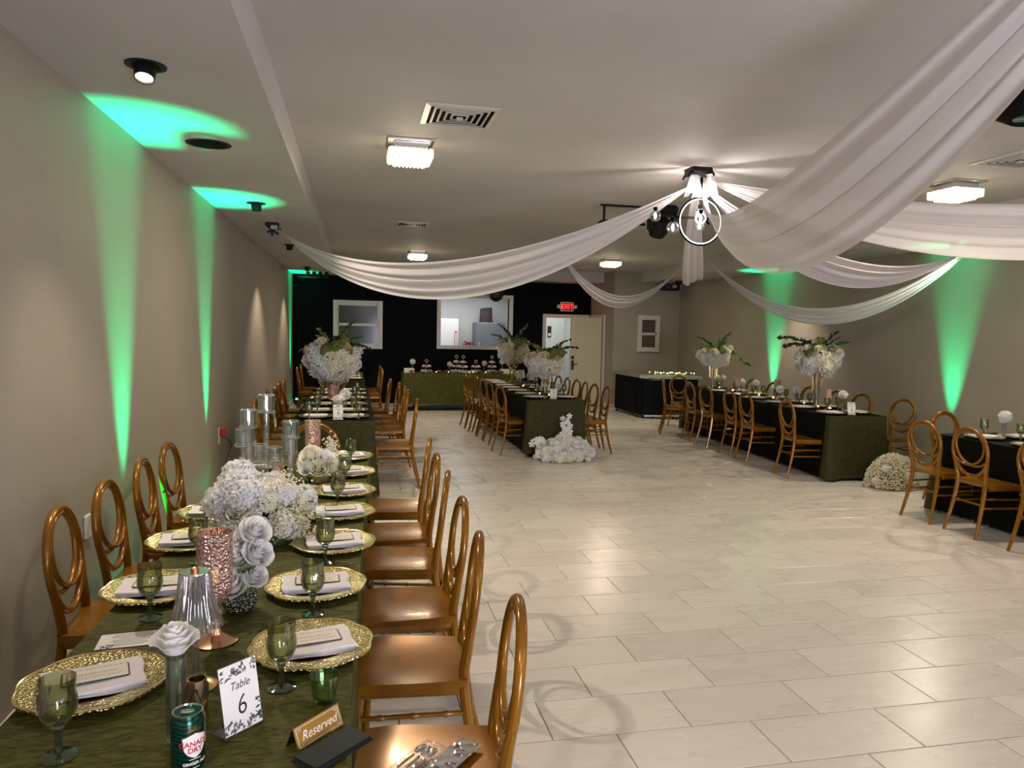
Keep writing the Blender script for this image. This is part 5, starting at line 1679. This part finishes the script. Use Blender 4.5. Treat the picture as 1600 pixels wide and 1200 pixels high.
# cutlery packets on the nearest chair
def packet(x, y, rz, label, w_, l_):
    t = thing('cutlery_packet', label, 'packet', (x, y, .468), math.radians(rz))
    def fn(u, v): return ((u-.5)*l_, (v-.5)*w_, .012*math.sin(PI*u)**.5*math.sin(PI*v)**.5+.002*math.sin(23*u+9*v)+.003)
    MB().grid(fn, 18, 10).build('plastic_sleeve', glassy('crinkled_plastic', (.95, .95, .96), .22, .08, .12, (.8, .8, .85)), t, sharp=None)
    return t
p1 = packet(.165, 1.93, 48, 'clear plastic cutlery packet on seat of the nearest chair', .08, .21)
for k, yy in enumerate((-.02, .0, .02)):
    MB().tube([(-.09, yy, .006), (.02, yy, .006)], .0035, 6).build('handle', M['petal_peach'], p1)
    MB().sphere((.05, yy, .008), .02, 10, 6, (1.2, .55, .25)).build('spoon_bowl', M['chrome'], p1)
p2 = packet(.262, 1.925, 48, 'plastic sleeve with printed card on the nearest chair seat', .075, .21)
MB().cbox((0, 0, .002), (.20, .07, .001)).build('printed_card', M['paper'], p2, sharp=None)
pm = MB()
for k in range(10):
    a = R.uniform(0, 6); pm.cbox((R.uniform(-.06, .07), R.uniform(-.025, .025), .0028), (R.uniform(.01, .03), R.uniform(.008, .018), .0004), a)
pm.build('print_patches', mat('brown_print', (.25, .16, .11), .6), p2, sharp=None)

# ================================================================== small lamps and tealights on the middle table
for i, (x, y) in enumerate(((2.83, 12.05), (2.93, 11.55))):
    t = thing('small_table_lamp', 'small lamp with white tapered shade on middle table, %s' % ('left of two' if i == 0 else 'right of two'), 'lamp', (x-.1, y, TZ), 0, 'small white table lamps')
    MB().lathe([(.05, 0), (.05, .008), (.008, .015), (.008, .12)], 18).build('base', M['chrome'], t)
    MB().lathe([(.075, .11), (.055, .24), (.052, .24), (.072, .11)], 28, cap0=False, cap1=False).build('shade', M['petal'], t)
def tealight(x, y, label, g):
    t = thing('tealight', label, 'candle', (x, y, TZ), 0, g)
    MB().lathe([(.022, 0), (.026, .035), (.024, .035), (.02, .006), (.002, .005)], 16).build('cup', M['gold'], t)
    MB().sphere((0, 0, .034), .010, 8, 6, (.8, .8, 1.3)).build('flame', M['flame'], t)
for i, (x, y) in enumerate(((2.58, 9.62), (2.50, 9.82), (2.60, 10.45), (2.58, 11.2))):
    tealight(x, y, 'small lit tealight in gold cup on middle table, %s' % nth(i), 'tealights on the middle table')
for i, (u, y) in enumerate(((-.02, 7.9), (-.06, 8.1), (.02, 8.55), (-.04, 9.25), (-.02, 9.7), (-.05, 10.5), (.0, 11.1))):
    x_, y_ = t8(u, y)
    tealight(x_, y_, 'small lit tealight in gold cup on right wall table, %s' % nth(i), 'tealights on right wall table')
tealight(5.86, 5.30, 'small lit tealight in gold cup on the right edge table', 'tealights on the right edge table')

# ================================================================== dessert table
def tier_stand(x, y, tiers, label, cakes=M['petal'], topz=.0, double=False):
    t = thing('tiered_dessert_stand', label, 'dessert stand', (x, y, TZ), 0, 'tiered dessert stands')
    z = .03
    for k in range(tiers):
        r = .13-.028*k
        MB().lathe([(r*.9, z), (r, z+.008), (r, z+.014), (.01, z+.008)], 24, mod=lambda a, i: 1+.02*math.cos(12*a)).build('plate', M['white_plastic'], t)
        for q in range(7-k):
            a = 2*PI*q/(7-k)+k
            MB().sphere(((r-.035)*math.cos(a), (r-.035)*math.sin(a), z+.028), .02, 8, 6, (1, 1, .8)).build('cake', cakes if q % 3 else mat('cake_%d_%d' % (k, q), (.45, .12, .08), .6), t)
        z += .095
    MB().tube([(0, 0, .0), (0, 0, z)], .006, 8).build('post', M['chrome'], t)
    MB().lathe([(.05, 0), (.045, .006), (.01, .03)], 16).build('foot', M['white_plastic'], t)
    MB().tube([(.028*math.cos(a), 0, z+.028+.028*math.sin(a)) for a in [2*PI*k/16 for k in range(16)]], .005, 6, True, up=(0, 1, 0)).build('ring_handle', M['white_plastic'], t)
    return t
tier_stand(1.42, 15.05, 2, 'low two tier dessert stand, left one on the dessert table')
tier_stand(2.05, 15.15, 3, 'three tier dessert stand, left of two touching')
tier_stand(2.17, 14.98, 3, 'three tier dessert stand, right of two touching', M['petal_cream'])
tier_stand(2.45, 15.08, 2, 'low two tier dessert stand with red sweets, right of centre')
tier_stand(2.80, 15.12, 3, 'three tier dessert stand at right end of dessert table')
for i, (x, s) in enumerate(((1.10, .05), (1.68, .085), (1.80, .07), (2.52, .07), (2.78, .08), (2.95, .075))):
    t = thing('fruit_bowl', 'glass bowl of red fruit on dessert table, %s from the left' % ['first', 'second', 'third', 'fourth', 'fifth', 'sixth'][i], 'bowl', (x, 14.92, TZ), 0, 'red fruit bowls')
    MB().lathe([(s*.5, 0), (s*.9, .03), (s, .05), (s*.95, .05), (s*.5, .008), (.002, .006)], 20).build('bowl', M['glass'], t)
    for k in range(8):
        a = R.uniform(0, 6.28); q = R.uniform(0, .6)*s
        MB().sphere((q*math.cos(a), q*math.sin(a), .035+R.uniform(0, .02)), .018, 8, 6).build('fruit', mat('red_fruit', (.42, .05, .02), .35), t)
for i, (x, y, z) in enumerate(((1.15, 15.25, .22), (1.92, 15.25, .17), (2.66, 15.25, .20), (3.05, 15.28, .24))):
    bud_vase(x, y, 'slim vase with one white flower on dessert table, %s from the left' % ['first', 'second', 'third', 'fourth'][i], z-.03, CA, .055, .016, z)
for i, (x, w_) in enumerate(((1.07, .2), (3.12, .28))):
    o = MB().cbox((0, 0, .045), (w_, .16, .09), bev=.006).build('white_box', M['paper'], None, (x, 15.12, TZ))
    tag(o, 'white carton box at the %s end of dessert table' % ('left', 'right')[i], 'box', 'white cartons on the dessert table')
for i, x in enumerate((1.6, 1.85, 2.28, 2.36, 2.62)):
    tealight(x, 14.84, 'small lit tealight on front edge of dessert table, %s from left' % ['first', 'second', 'third', 'fourth', 'fifth'][i], 'tealights on the dessert table')
